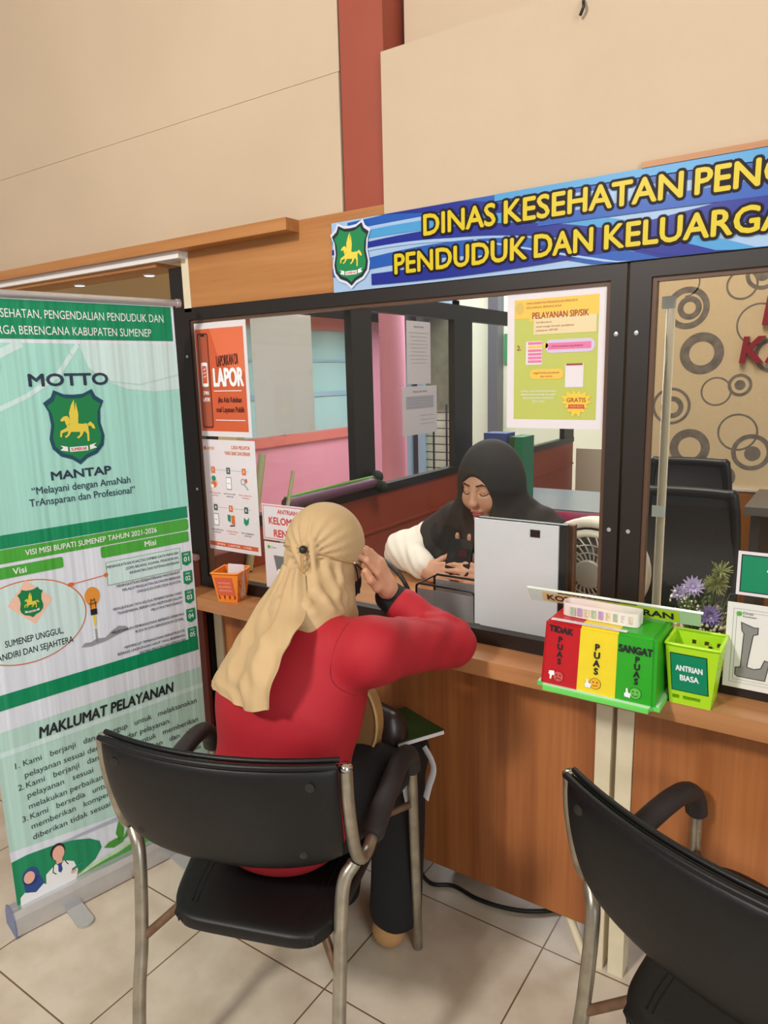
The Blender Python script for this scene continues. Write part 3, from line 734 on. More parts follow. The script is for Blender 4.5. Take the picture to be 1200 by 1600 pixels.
notice('complaint_poster', -1.706, 1.288, -1.482, 1.626, 'orange poster with a dark phone and large white lettering, upper left of the window', d_lapor)
def d_cara(S, W, H):
    S.text('LAPOR!', .02, H - .032, .010, I_['orange'], 2, width=.036); S.ell(.014, H - .027, .006, .006, I_['orange'], 1)
    S.text('CARA MELAPOR', W - .02, H - .027, .011, I_['orange'], 2, width=.078, align='R', bold=.01); S.text('YANG BAIK DAN BENAR', W - .02, H - .045, .011, I_['orange'], 2, width=.108, align='R', bold=.01)
    g2 = mat('ink_slate', rgb(74, 88, 84), 0.45)
    for r in range(2):
        yy = H - .093 - .118 * r
        S.line([(.03, yy), (W - .03, yy)], .0012, I_['grey'], 1)
        for k in range(3):
            cx = .045 + .066 * k; cm = (I_['orange'], g2)[(k + r) % 2]
            S.rect(cx - .008, yy - .011, cx + .008, yy + .009, cm, 2); S.text('123456'[r * 3 + k], cx, yy - .005, .009, I_['white'], 3, align='C', bold=.02)
            if (r, k) == (0, 0):
                S.ell(cx, yy - .028, .009, .009, I_['teal'], 2); S.ell(cx, yy - .046, .011, .011, I_['orange'], 3); S.ell(cx + .009, yy - .041, .008, .008, I_['skin'], 2); S.ell(cx - .008, yy - .052, .008, .006, I_['white'], 4)
            elif (r, k) in ((0, 1), (1, 0)):
                S.rrect(cx - .012, yy - .06, cx + .011, yy - .02, .003, I_['grey'], 2); S.rrect(cx - .010, yy - .057, cx + .009, yy - .023, .002, I_['white'], 3); S.line([(cx - .006, yy - .04), (cx + .004, yy - .04)], .002, I_['orange'], 4)
            elif (r, k) == (0, 2):
                S.ring(cx - .006, yy - .032, .007, .010, I_['grey'], 2); S.ell(cx + .007, yy - .028, .005, .007, I_['orange'], 2); S.line([(cx, yy - .04), (cx + .014, yy - .056)], .004, I_['grey'], 2)
            elif (r, k) == (1, 1):
                S.poly([(cx - .016, yy - .02), (cx - .002, yy - .022), (cx - .004, yy - .045), (cx - .016, yy - .04)], I_['teal'], 2); S.rect(cx + .0, yy - .05, cx + .015, yy - .022, I_['orange'], 2); S.line([(cx - .008, yy - .056), (cx + .014, yy - .053)], .004, I_['black'], 3)
            else:
                S.poly([(cx - .012, yy - .024), (cx + .0, yy - .032), (cx + .010, yy - .022), (cx + .007, yy - .042), (cx - .004, yy - .05), (cx - .013, yy - .042)], I_['teal'], 2)
            for j in range(2): S.text(('tulis laporan', 'isi formulir', 'kirim laporan', 'verifikasi', 'tindak lanjut', 'beri tanggapan')[r * 3 + k] if j == 0 else 'selesai', cx, yy - .075 - .008 * j, .0048, (I_['orange'], I_['black'])[(k + r) % 2], 2, width=(.052, .03)[j], align='C', res=2)
    S.rect(.008, .012, W - .01, .026, M_po, 1); S.text('SP4N   LAPOR   1708', W / 2, .016, .006, I_['white'], 2, width=.15, align='C', res=2)
notice('instruction_poster', -1.702, .929, -1.474, 1.278, 'white how-to poster with small numbered icons, under the orange poster', d_cara)
def d_ant(S, W, H):
    r_ = mat('ink_red_soft', rgb(206, 66, 58), 0.45)
    for a, b, c, d in ((.004, .004, W - .004, .006), (.004, H - .006, W - .004, H - .004), (.004, .004, .006, H - .004), (W - .006, .004, W - .004, H - .004)): S.rect(a, b, c, d, r_, 1)
    S.text('ANTRIAN', W * .5, .082, .013, r_, 2, width=.075, align='C', bold=.015); S.text('KELOMPOK', W * .5, .050, .020, r_, 2, width=.145, align='C', bold=.03); S.text('RENTAN', W * .5, .012, .021, r_, 2, width=.11, align='C', bold=.03)
notice('queue_notice', -1.460, .985, -1.262, 1.094, 'white notice with red words ANTRIAN KELOMPOK RENTAN behind the beige headscarf', d_ant, cat='notice')
def d_dis(S, W, H):
    e = mat('ink_mid_grey', rgb(110, 112, 112), 0.5)
    S.ell(.018, H - .016, .006, .006, I_['lime'], 1); S.text('Dinas', .028, H - .019, .006, e, 1, res=2)
    S.poly([(.035, H - .04), (.075, H - .04), (.08, H - .055), (.068, H - .11), (.075, H - .15), (.045, H - .15), (.05, H - .11)], e, 1); S.ell(.056, H - .10, .011, .02, I_['white'], 2)
notice('service_notice', -1.458, .836, -1.31, .979, 'white notice with a grey figure below the red queue notice', d_dis, cat='notice')
def d_sip(S, W, H):
    yl = mat('sip_yellow', rgb(236, 190, 78), 0.45); gr = mat('sip_green', rgb(184, 190, 94), 0.45); lv = mat('sip_lavender', rgb(206, 190, 222), 0.45); tn = mat('sip_tan', rgb(222, 204, 160), 0.45)
    pk = mat('sip_pink', rgb(220, 116, 160), 0.45); rd = mat('sip_red', rgb(150, 62, 58), 0.45)
    x0, x1, y0, y1 = .017, W - .018, .020, H - .022
    S.rect(x0, y0, x1, y1, gr, 1); S.rect(x0, y1 - .040, x1, y1, yl, 2); S.rect(x0 + .035, y1 - .047, x1 - .012, y1 - .04, yl, 2)
    S.ell(x0 + .012, y1 - .018, .010, .013, mat('sip_seal', rgb(206, 176, 90), 0.5), 3)
    S.text('DINAS KESEHATAN PENGENDALIAN PENDUDUK', x0 + .028, y1 - .011, .0045, rd, 3, width=.115, res=2); S.text('KELUARGA BERENCANA', x0 + .028, y1 - .020, .0045, rd, 3, width=.08, res=2)
    S.text('PELAYANAN SIP/SIK', x0 + .042, y1 - .042, .013, rd, 3, width=.125, bold=.02)
    S.rect(.062, H - .098, W - .022, H - .062, tn, 3); S.text('Scan Barcode ini', .068, H - .074, .004, rd, 4, width=.035, res=2); S.text('untuk mengisi formulir pendaftaran', .068, H - .083, .004, rd, 4, width=.085, res=2); S.text('pelayanan SIP/SIK', .068, H - .091, .004, rd, 4, width=.05, res=2)
    S.text('2.', .024, H - .130, .010, rd, 3, bold=.02)
    S.rect(.045, H - .162, .083, H - .112, M_paper, 3)
    for k in range(6): S.rect(.050, H - .158 + .0078 * k, .082, H - .1525 + .0078 * k, (pk, pk, pk, pk, yl, pk)[k], 4)
    S.ell(.09, H - .122, .006, .006, yl, 3)
    S.rrect(.090, H - .138, W - .024, H - .110, .013, lv, 3); S.rect(.096, H - .131, W - .032, H - .117, pk, 4); S.text('pilih jenis pelayanan yang diinginkan', .104, H - .126, .004, rd, 5, width=.07, res=2)
    S.rrect(.055, H - .194, .132, H - .172, .010, yl, 3); S.text('unggah berkas persyaratan', .093, H - .182, .0045, rd, 4, width=.06, align='C', res=2); S.text('dan kirim', .093, H - .190, .0045, rd, 4, width=.028, align='C', res=2)
    S.rect(.136, H - .212, .176, H - .162, M_paper, 3); S.rect(.138, H - .166, .174, H - .162, rd, 4)
    for k, tt in enumerate(('MINIMAL 3 HARI SETELAH PENDAFTARAN', 'BERKAS DAPAT DIAMBIL DI LOKET', 'PELAYANAN DINAS KESEHATAN', 'TERIMA KASIH')): S.text(tt, .075, H - .222 - .0075 * k, .004, I_['white'], 3, width=(.08, .08, .07, .03)[k], align='C', res=2)
    st = []
    for k in range(28):
        a = 2 * PI * k / 28; rr = (1.0, .68)[k % 2] * (1 + .12 * math.sin(3 * a)); st.append((.162 + .034 * rr * math.cos(a), .057 + .030 * rr * math.sin(a)))
    S.poly(st, mat('sip_star', rgb(238, 196, 66), 0.45), 5); S.text('GRATIS', .162, .058, .009, rd, 6, width=.042, align='C', bold=.02); S.rect(.145, .044, .180, .053, mat('sip_crimson', rgb(200, 60, 70), 0.45), 6); S.text('TANPA BIAYA', .1625, .0465, .0045, yl, 7, width=.03, align='C', res=2)
notice('permit_poster', -.674, 1.334, -.451, 1.636, 'green and yellow PELAYANAN SIP/SIK poster in the upper right of the window', d_sip)

# notices on the right window
def d_A(S, W, H):
    S.rect(.006, .006, W - .006, H - .006, I_['dark'], 1); S.rect(.008, .008, W - .008, H - .008, mat('sign_teal', rgb(14, 132, 92), 0.4), 2); S.text('A', .052, .052, .022, I_['white'], 3, bold=.03)
notice('queue_sign', -.174, 1.018, .06, 1.106, 'green sign with white border and a cut-off letter A, right edge of the photo', d_A, y=1.492, cat='sign')
def d_L(S, W, H):
    gy = mat('letter_grey', rgb(134, 134, 132), 0.5); dk = mat('letter_outline', rgb(58, 46, 46), 0.5)
    for k in (.012, .018): S.line([(k, k), (k, H - k), (W - k, H - k), (W - k, k), (k, k)], .0008, I_['grey'], 1)
    S.ell(.022, H - .022, .005, .005, I_['lime'], 2); S.text('Dinas', .029, H - .022, .005, I_['navy'], 2, width=.018, res=2); S.text('Kesehatan', .029, H - .028, .004, I_['navy'], 2, width=.024, res=2)
    P0 = [(.026, H - .038), (.050, H - .046), (.058, H - .045), (.058, H - .060), (.050, H - .063), (.044, .060), (.043, .048), (.055, .046), (.066, .050), (.072, .068), (.082, .066), (.076, .024), (.026, .024), (.021, .028), (.021, .044), (.030, .046), (.032, H - .062), (.028, H - .056)]
    cx = sum(p[0] for p in P0) / len(P0); cy = sum(p[1] for p in P0) / len(P0)
    S.poly(P0, dk, 2)
    def inset(P, d):
        out = []
        n = len(P)
        for i in range(n):
            a, b, c = Vector(P[i - 1]), Vector(P[i]), Vector(P[(i + 1) % n])
            n1 = Vector((-(b - a).y, (b - a).x)).normalized(); n2 = Vector((-(c - b).y, (c - b).x)).normalized()
            m_ = (n1 + n2).normalized(); out.append(tuple(b - m_ * d / max(0.5, m_.dot(n1))))
        return out
    S.poly(inset(P0, .0016), gy, 3)
notice('loket_sign', -.187, .822, .05, 1.000, 'white sheet with one large grey slab letter L on the right window', d_L, y=1.495, cat='sign', base=mat('sheet_white', rgb(226, 224, 220), 0.5))

# sheets taped on the side partition
S = Sheet((XP + .004, 1.795, 1.255), (0, 1, 0), (0, 0, 1)); gp = mat('grey_sheet_back', rgb(205, 205, 204), 0.6); S.back(0, 0, .320, .43, gp, .001)
for x, y in ((.02, .41), (.30, .02), (.01, .28), (.31, .22)): S.rect(x - .008, y - .012, x + .006, y + .012, mat('tape', rgb(200, 200, 192), 0.3), 1)
tag(S.build('taped_sheet'), 'plain grey sheet taped on the side partition at upper left', 'paper')
for i, (y0, z0, y1, z1, lb) in enumerate(((2.790, 1.415, 3.005, 1.70, 'upper of the two typed documents taped on the side partition'), (2.745, 1.18, 3.06, 1.405, 'lower of the two typed documents taped on the side partition'))):
    S = Sheet((XP + .004, y0, z0), (0, 1, 0), (0, 0, 1)); W, H = y1 - y0, z1 - z0; S.back(0, 0, W, H, mat('document_paper', rgb(214, 208, 216), 0.6), .001)
    S.text('PENGUMUMAN', W / 2, H - .03, .009, I_['navy'], 1, width=W * .4, align='C', res=2)
    if i == 0:
        for k in range(9): S.text('pemberitahuan pelayanan dinas', W / 2, H - .055 - .017 * k, .006, I_['grey'], 1, width=W * .78 - .02 * (k % 3), align='C', res=1)
    else:
        S.rect(.03, H - .105, W - .03, H - .045, mat('table_shade', rgb(178, 176, 190), 0.6), 1)
        for k in range(4): S.text('jadwal pelayanan loket dinas', W / 2, H - .058 - .013 * k, .006, I_['grey'], 2, width=W * .72, align='C', res=1)
        for k in range(3): S.text('ditetapkan di sumenep', W * .5, .085 - .02 * k, .006, I_['grey'], 1, width=W * .4, res=1)
    tag(S.build('typed_document'), lb, 'paper', 'typed documents on the partition')
# rolled banner lying along the partition sill, sticks leaning there
t = thing('rolled_banner', 'rolled-up green and purple banner lying along the partition sill', 'banner roll', (XP + .03, 2.2, .985))
tubeobj('roll', [(XP + .028, 1.90, 1.006), (XP + .028, 2.46, 1.010)], .023, mat('purple_vinyl', rgb(104, 66, 92), 0.4), t, smooth_path=False)
tubeobj('green_edge', [(XP + .026, 1.90, 1.026), (XP + .026, 2.2, 1.030), (XP + .026, 2.46, 1.030)], .009, mat('green_vinyl', rgb(92, 138, 44), 0.4), t)
bm = bmesh.new()
for i, (x, y, z) in enumerate(((0, 2.475, 1.0), (.01, 2.50, .985), (-.005, 2.49, 1.03))): bmesh.ops.create_icosphere(bm, subdivisions=2, radius=.028, matrix=Matrix.Translation((XP + .034 + x, y, z)))
obj('tied_end', bm, mat('dark_green_cloth', rgb(30, 44, 28), 0.8), t, smooth=True)
M_stick = mat('pale_green_stick', rgb(176, 170, 130), 0.5)
tag(tubeobj('leaning_stick', [(XP + .02, 1.70, .806), (XP + .02, 1.80, 1.20)], .014, M_stick, smooth_path=False), 'pale stick leaning in the corner beside the orange poster', 'stick')
tag(tubeobj('leaning_stick', [(XP + .10, 1.76, .806), (XP + .07, 1.90, 1.13)], .007, M_stick, smooth_path=False), 'thin pale stick leaning below the grey taped sheet', 'stick')

# ------------------------------------------------------------------ roll-up banner
bd = Vector((.211, .977, 0)).normalized(); bn = Vector((bd.y, -bd.x, 0)); up = Vector((0, 0, 1))
B0 = Vector((-1.759, .794, 0)) - bn * .03
rb = thing('roll_up_banner', 'tall green and white roll-up banner standing left of the counter', 'banner stand', tuple(B0 + bd * .31))
def bp(u, z, d=0.0): return B0 + bd * u + up * z + bn * d
S = Sheet(B0 + bn * .001, bd, up)
def satin(name, col):
    m = mat(name, col, 0.36)
    nt = m.node_tree; b = nt.nodes['Principled BSDF']
    tc = nt.nodes.new('ShaderNodeTexCoord'); mp = nt.nodes.new('ShaderNodeMapping'); mp.inputs['Scale'].default_value = (6, 26, 0.5)
    n = nt.nodes.new('ShaderNodeTexNoise'); n.inputs['Scale'].default_value = 1; n.inputs['Detail'].default_value = 2
    bpn = nt.nodes.new('ShaderNodeBump'); bpn.inputs['Strength'].default_value = 0.35; bpn.inputs['Distance'].default_value = 0.02
    nt.links.new(tc.outputs['Object'], mp.inputs[0]); nt.links.new(mp.outputs[0], n.inputs['Vector']); nt.links.new(n.outputs['Fac'], bpn.inputs['Height']); nt.links.new(bpn.outputs[0], b.inputs['Normal'])
    return m
V_white = satin('vinyl_white', rgb(220, 227, 240)); V_mint = satin('vinyl_mint', rgb(162, 218, 208)); V_mint2 = satin('vinyl_mint_pale', rgb(204, 230, 230)); V_green = satin('vinyl_green', rgb(0, 138, 92)); V_lime = satin('vinyl_lime', rgb(74, 168, 62)); V_navy = satin('vinyl_navy', rgb(40, 54, 78)); V_ink = satin('vinyl_ink', rgb(30, 36, 42)); V_sage = satin('vinyl_sage', rgb(180, 216, 208))
X0, X1 = .020, .618
S.back(X0, .06, X1, 1.672, V_white, .0012)
S.rect(X0, 1.085, X1, 1.56, V_mint, 1)
arc = [(X0, 1.56)] + [(X0 + (X1 - X0) * k / 24, 1.40 + .13 * math.cos(PI * 1.2 * k / 24 + .9)) for k in range(25)] + [(X1, 1.56)]
S.poly([(.34, 1.56), (.36, 1.50), (.40, 1.465), (.46, 1.44), (.54, 1.43), (X1, 1.435), (X1, 1.56)], V_mint2, 2)
S.line([(.30, 1.56), (.34, 1.50), (.42, 1.46), (.50, 1.45), (X1, 1.475)], .004, V_sage, 3)
S.line([(.05, 1.38), (.12, 1.395), (.20, 1.43), (.28, 1.48), (.34, 1.56)], .012, V_mint2, 2); S.line([(.05, 1.50), (.14, 1.53), (.2, 1.56)], .02, V_mint2, 2)
S.rect(X0, 1.570, X1 - .008, 1.664, V_green, 2)
S.text('DINAS KESEHATAN, PENGENDALIAN PENDUDUK DAN', .585, 1.621, .0205, I_['white'], 4, width=.515, align='R'); S.text('KELUARGA BERENCANA KABUPATEN SUMENEP', .545, 1.581, .0205, I_['white'], 4, width=.460, align='R')
S.ring(.09, 1.51, .052, .055, V_green, 4, a0=-70, a1=60)
S.text('MOTTO', .207, 1.454, .029, V_navy, 4, width=.202, bold=.035)
emblem(S, .313, 1.345, .080, .100, 4, rim=mat('emblem_rim', rgb(24, 72, 96), 0.4))
S.text('MANTAP', .235, 1.212, .021, V_navy, 4, width=.158, bold=.035)
S.text('\u201cMelayani dengan AmaNah', .183, 1.180, .0185, V_navy, 4, width=.262, bold=.008); S.text('TrAnsparan dan Profesional\u201d', .174, 1.150, .0185, V_navy, 4, width=.282, bold=.008)
S.rect(X0, 1.053, X1 - .006, 1.088, V_green, 2)
S.rrect(X0, 1.015, X1 - .006, 1.051, .008, V_lime, 2); S.text('VISI MISI BUPATI SUMENEP TAHUN 2021-2026', .150, 1.026, .0145, I_['white'], 4, width=.360, bold=.012)
S.rrect(.342, .980, X1 - .008, 1.012, .006, V_lime, 3); S.text('Misi', .470, .989, .016, I_['white'], 4, bold=.015)
S.rrect(X0, .976, .240, 1.006, .006, V_lime, 3); S.text('Visi', .115, .983, .016, I_['white'], 4, bold=.015)
S.ell(.135, .850, .152, .112, I_['orange'], 2, 64); S.ell(.135, .850, .149, .109, V_mint2, 3, 64)
S.poly([(.142, .962), (.203, .900), (.153, .840), (.092, .903)], mat('ink_peach', rgb(240, 196, 176), 0.45), 4)
emblem(S, .149, .900, .032, .040, 5, rim=I_['green'])
S.text('SUMENEP UNGGUL,', .075, .797, .017, V_ink, 4, width=.145, bold=.01); S.text('MANDIRI DAN SEJAHTERA', .040, .765, .017, V_ink, 4, width=.203, bold=.01)
S.line([(.253, .925), (.35, .931)], .0025, I_['orange'], 3); S.ell(.253, .925, .009, .006, I_['orange'], 4); S.ell(.35, .931, .006, .006, I_['orange'], 4)
S.ell(.306, .880, .021, .026, mat('bulb_amber', rgb(226, 150, 60), 0.4), 4); S.poly([(.294, .862), (.318, .862), (.314, .842), (.298, .842)], MATS['bulb_amber'], 4); S.line([(.299, .845), (.301, .872), (.306, .866), (.311, .872), (.313, .845)], .002, V_ink, 5); S.rect(.297, .826, .315, .843, V_ink, 5)
S.poly([(.301, .825), (.311, .825), (.309, .80), (.306, .785), (.303, .80)], I_['yellow'], 4); S.rect(.304, .745, .309, .785, I_['grey'], 3)
S.poly([(.262, .742), (.272, .752), (.29, .750), (.306, .756), (.33, .752), (.352, .768), (.37, .776), (.392, .77), (.40, .758), (.36, .750), (.33, .742), (.29, .738)], I_['grey'], 3)
S.rect(.352, .899, .578, .966, I_['lime'], 3); S.rect(.3535, .9005, .5765, .9645, V_mint2, 4)
mis = [(.94, ('MENINGKATKAN KUALITAS SUMBER DAYA MANUSIA', '(SDM) BIDANG AGAMA, PENDIDIKAN,', 'KESEHATAN DAN KETENAGAKERJAAN')), (.880, ('MENINGKATKAN KESEJAHTERAAN MASYARAKAT', 'MELALUI PENGUATAN EKONOMI BERBASIS', 'UNGGULAN DARI DESA KE KOTA')), (.815, ('MEWUJUDKAN TATA KELOLA PEMERINTAHAN YANG', 'TRANSPARAN, BERSIH DAN RESPONSIF DALAM', 'MELAYANI MASYARAKAT')), (.748, ('MELESTARIKAN PEMBANGUNAN BERBASIS KEARIFAN', 'BUDAYA DAN BERKEADILAN SOSIAL')), (.695, ('MEMPERKUAT PEMBANGUNAN INFRASTRUKTUR', 'BERBASIS LINGKUNGAN HIDUP YANG BERIMBANG', 'ANTARA WILAYAH DAN KEPULAUAN'))]
for i, (z, ls) in enumerate(mis):
    for k, tt in enumerate(ls): S.text(tt, .572, z + .008 - .0145 * k, .0075, V_ink, 5, width=.0051 * len(tt) * 1.04, align='R', bold=.012, res=2)
for i in range(5):
    z = .938 - .060 * i; S.poly([(.582, z + .012), (.612, z + .012), (.612, z - .024), (.597, z - .032), (.582, z - .024)], V_green, 3); S.text('MISI', .597, z + .001, .006, I_['white'], 4, align='C', res=2); S.text('0%d' % (i + 1), .597, z - .018, .014, I_['white'], 4, width=.017, align='C', bold=.02)
S.rect(X0, .632, X1 - .004, .674, V_green, 2)
S.rect(X0, .200, X1, .574, V_sage, 1); S.poly([(X0, .20), (X1, .20), (X1, .17), (X0, .235)], V_white, 2); S.rect(X0, .505, X1, .52, V_mint2, 2)
S.text('MAKLUMAT PELAYANAN', .128, .524, .030, V_ink, 4, width=.388, bold=.03, shear=.12)
body = [('1.', 'Kami   berjanji   dan   sanggup   untuk   melaksanakan', .462, .512), ('', 'pelayanan sesuai dengan standar pelayanan.', .428, .42), ('2.', 'Kami   berjanji   dan   sanggup   untuk   memberikan', .398, .512), ('', 'pelayanan   sesuai   dengan   kewajiban   dan   akan', .368, .512), ('', 'melakukan perbaikan secara terus menerus.', .335, .42), ('3.', 'Kami   bersedia   untuk   menerima   sanksi   dan/atau', .305, .512), ('', 'memberikan   kompensasi   apabila   pelayanan   yang', .275, .512), ('', 'diberikan tidak sesuai standar.', .243, .30)]
for n_, tt, z, wd in body:
    if n_: S.text(n_, .060, z, .0165, V_ink, 4)
    S.text(tt, .080, z, .0165, V_ink, 4, width=wd)
S.poly([(X0, .06), (X1, .06), (X1, .135), (.45, .115), (.3, .085), (.15, .075), (X0, .07)], V_lime, 2); S.poly([(X0, .075), (.2, .085), (.4, .115), (X1, .155), (X1, .145), (.4, .105), (.2, .075), (X0, .066)], satin('vinyl_lime_pale', rgb(196, 226, 176)), 3)
S.poly([(X0, .205), (.06, .208), (.12, .202), (.18, .190), (.225, .172), (.252, .150), (.256, .128), (.235, .10), (.19, .08), (.12, .070), (X0, .068)], V_green, 3)
S.ell(.062, .142, .022, .026, I_['blue'], 5); S.poly([(.042, .135), (.084, .135), (.094, .105), (.070, .088), (.044, .100)], I_['blue'], 5); S.ell(.058, .140, .014, .018, I_['skin'], 6)
S.poly([(.028, .066), (.030, .092), (.045, .104), (.064, .090), (.088, .106), (.104, .09), (.106, .066)], I_['white'], 4.5)
S.ell(.137, .178, .020, .024, I_['black'], 5); S.ell(.138, .172, .016, .022, I_['skin'], 6); S.rect(.130, .140, .146, .155, I_['skin'], 5)
S.poly([(.095, .066), (.100, .125), (.128, .143), (.138, .128), (.150, .143), (.176, .126), (.184, .095), (.176, .066)], I_['white'], 5.5); S.poly([(.134, .14), (.142, .14), (.144, .118), (.138, .11), (.132, .118)], I_['blue'], 6.5); S.line([(.122, .142), (.118, .122), (.126, .112)], .0025, I_['black'], 6.5); S.line([(.152, .142), (.160, .125)], .0025, I_['black'], 6.5); S.poly([(.168, .098), (.20, .108), (.198, .114), (.168, .106)], I_['teal'], 7); S.ell(.172, .096, .008, .006, I_['skin'], 7)
for P_ in ([(.262, .122), (.29, .108), (.318, .112), (.328, .124), (.30, .134), (.278, .132)], [(.308, .124), (.300, .150), (.312, .186), (.326, .155), (.322, .13)], [(.322, .124), (.336, .150), (.35, .156), (.344, .135), (.332, .122)]): S.poly(P_, satin('vinyl_leaf', rgb(70, 150, 50)), 4)
keep(S.build('banner_print'), rb)
def ext(name, prof, u0, u1, m, bev=0):
    bm = bmesh.new(); prism(bm, [bp(u0, z, d) for d, z in prof], bd * (u1 - u0)); return obj(name, bm, m, rb, smooth=True, angle=0.5)
ext('cassette', [(.030, .004), (.036, .03), (.030, .055), (.016, .068), (.002, .070), (.002, .074), (-.008, .074), (-.03, .066), (-.044, .04), (-.046, .004)], .004, .616, M_alu)
for u0, u1 in ((0, .004), (.616, .620)): ext('end_cap', [(.033, .002), (.039, .03), (.033, .057), (.018, .071), (-.008, .077), (-.032, .069), (-.047, .042), (-.049, .002)], u0, u1, mat('blue_grey_cap', rgb(108, 120, 158), 0.4))
for u in (.155, .47):
    bm = bmesh.new(); pts = []
    for k in range(9):
        a = -PI / 2 + PI * k / 8; pts.append(bp(u + .022 * math.sin(a), 0.0005, .105 + .022 * math.cos(a)))
    pts = [bp(u - .022, 0.0005, -.11)] + pts + [bp(u + .022, 0.0005, -.11)]
    prism(bm, pts, (0, 0, .007)); obj('foot', bm, mat('grey_foot', rgb(168, 168, 166), 0.45), rb)
bm = bmesh.new(); tube(bm, [bp(.012, 1.676), bp(.63, 1.676)], .010, 12); tube(bm, [bp(.63, 1.676), bp(.640, 1.676)], .0125, 12); tube(bm, [bp(.004, 1.676), bp(.012, 1.676)], .0125, 12)
obj('top_rail', bm, M_alu, rb, smooth=True, angle=0.6)
tubeobj('support_pole', [bp(.31, .05, -.025), bp(.31, 1.676, -.012)], .008, M_alu, rb, smooth_path=False)

# ------------------------------------------------------------------ survey box on the ledge
P_red = mat('box_red', rgb(190, 22, 34), 0.3, noise=0.06, nscale=40); P_yel = mat('box_yellow', rgb(236, 212, 44), 0.3, noise=0.05, nscale=40); P_grn = mat('box_green', rgb(44, 164, 36), 0.3, noise=0.05, nscale=40); P_tray = mat('tray_green', rgb(108, 214, 96), 0.35)
bx = thing('survey_box', 'red, yellow and green plastic survey box on the counter ledge', 'box', (-.40, 1.41, .80))
b0, b1, t0, t1 = (-.516, 1.338), (-.282, 1.492), (-.511, 1.352), (-.287, 1.488); zb, zt = .812, .950
def blk(name, fa, fb, m):
    bm = bmesh.new(); V = []
    for (p0, p1, z) in ((b0, b1, zb), (t0, t1, zt)):
        for f in (fa, fb):
            x = p0[0] + (p1[0] - p0[0]) * f
            V += [bm.verts.new((x, p0[1], z)), bm.verts.new((x, p1[1], z))]
    for q in ((0, 2, 6, 4), (1, 5, 7, 3), (0, 4, 5, 1), (2, 3, 7, 6), (0, 1, 3, 2), (4, 6, 7, 5)): bm.faces.new([V[i] for i in q])
    if fa == 0: bmesh.ops.bevel(bm, geom=[e for e in bm.edges if set(e.verts) in ({V[0], V[4]}, {V[4], V[6]}, {V[4], V[5]})], offset=.007, segments=3, affect='EDGES')
    elif fb == 1: bmesh.ops.bevel(bm, geom=[e for e in bm.edges if set(e.verts) in ({V[2], V[6]}, {V[4], V[6]}, {V[6], V[7]})], offset=.007, segments=3, affect='EDGES')
    else: bmesh.ops.bevel(bm, geom=[e for e in bm.edges if set(e.verts) in ({V[4], V[6]},)], offset=.007, segments=3, affect='EDGES')
    return obj(name, bm, m, bx, smooth=True, angle=0.5)
blk('red_section', 0, .338, P_red); blk('yellow_section', .338, .672, P_yel); blk('green_section', .672, 1, P_grn)
bm = bmesh.new()
out = [(-.527, 1.331), (-.271, 1.331), (-.271, 1.497), (-.527, 1.497)]
vs = box(bm, (-.525, 1.329, .8005), (-.274, 1.497, .8115)); bmesh.ops.bevel(bm, geom=[e for e in bm.edges if abs(e.verts[0].co.z - e.verts[1].co.z) > .005], offset=.018, segments=5, affect='EDGES')
obj('tray', bm, P_tray, bx, bevel=.002)
bm = bmesh.new(); vs = box(bm, (-.522, 1.333, .8115), (-.276, 1.495, .8145)); bmesh.ops.bevel(bm, geom=[e for e in bm.edges if abs(e.verts[0].co.z - e.verts[1].co.z) > .002], offset=.014, segments=5, affect='EDGES')
obj('clear_rim', bm, mat('frosted_rim', rgb(190, 226, 190), 0.2), bx)
S = Sheet((b0[0], b0[1] - .0008, zb), (1, 0, 0), (0, (t0[1] - b0[1]) / (zt - zb), 1))
def S_new(): return Sheet((b0[0], b0[1] - .0008, zb), (1, 0, 0), (0, (t0[1] - b0[1]) / (zt - zb), 1))
BKi = I_['black']
def vert(word, x, y, h, step):
    for k, ch in enumerate(word): S.text(ch, x, y - step * k, h, BKi, 2, align='C', bold=.05)
S = S_new(); S.text('TIDAK', .040, .115, .0125, BKi, 2, width=.050, align='C', bold=.05, rot=-.04); vert('PUAS', .040, .095, .0115, .0155)
keep(S.build('lettering'), bx); S = S_new(); vert('PUAS', .117, .093, .0125, .0165)
keep(S.build('lettering'), bx); S = S_new(); S.text('SANGAT', .191, .101, .0135, BKi, 2, width=.064, align='C', bold=.05); vert('PUAS', .196, .084, .0115, .0145); keep(S.build('lettering'), bx)
def face_(cx, cy, m, mood):
    S.ell(cx, cy, .0115, .0115, BKi, 2); S.ell(cx, cy, .0108, .0108, m, 3); S.ell(cx - .004, cy + .003, .0013, .0016, BKi, 4); S.ell(cx + .004, cy + .003, .0013, .0016, BKi, 4)
    if mood: S.ring(cx, cy - .0005 - (.0 if mood > 0 else .008), .005, .0062, BKi, 4, a0=200 if mood > 0 else 20, a1=340 if mood > 0 else 160)
    else: S.line([(cx - .005, cy - .0045), (cx + .005, cy - .0035)], .0012, BKi, 4)
    x = cx - .014; s_ = 1 if mood >= 0 else -1
    S.poly([(x - .006, cy - .010 * s_), (x + .005, cy - .011 * s_), (x + .006, cy - .002 * s_), (x + .001, cy - .001 * s_), (x - .001, cy + .008 * s_), (x - .004, cy + .007 * s_), (x - .004, cy - .001 * s_), (x - .007, cy - .003 * s_)][::int(s_)], I_['white'], 5)
S = S_new(); face_(.040, .022, mat('sad_red', rgb(206, 80, 78), 0.4), -1); keep(S.build('face_sticker'), bx); S = S_new(); face_(.117, .024, mat('plain_orange', rgb(236, 176, 48), 0.4), 0); keep(S.build('face_sticker'), bx); S = S_new(); face_(.196, .022, mat('happy_green', rgb(96, 190, 74), 0.4), 1)
keep(S.build('face_sticker'), bx)
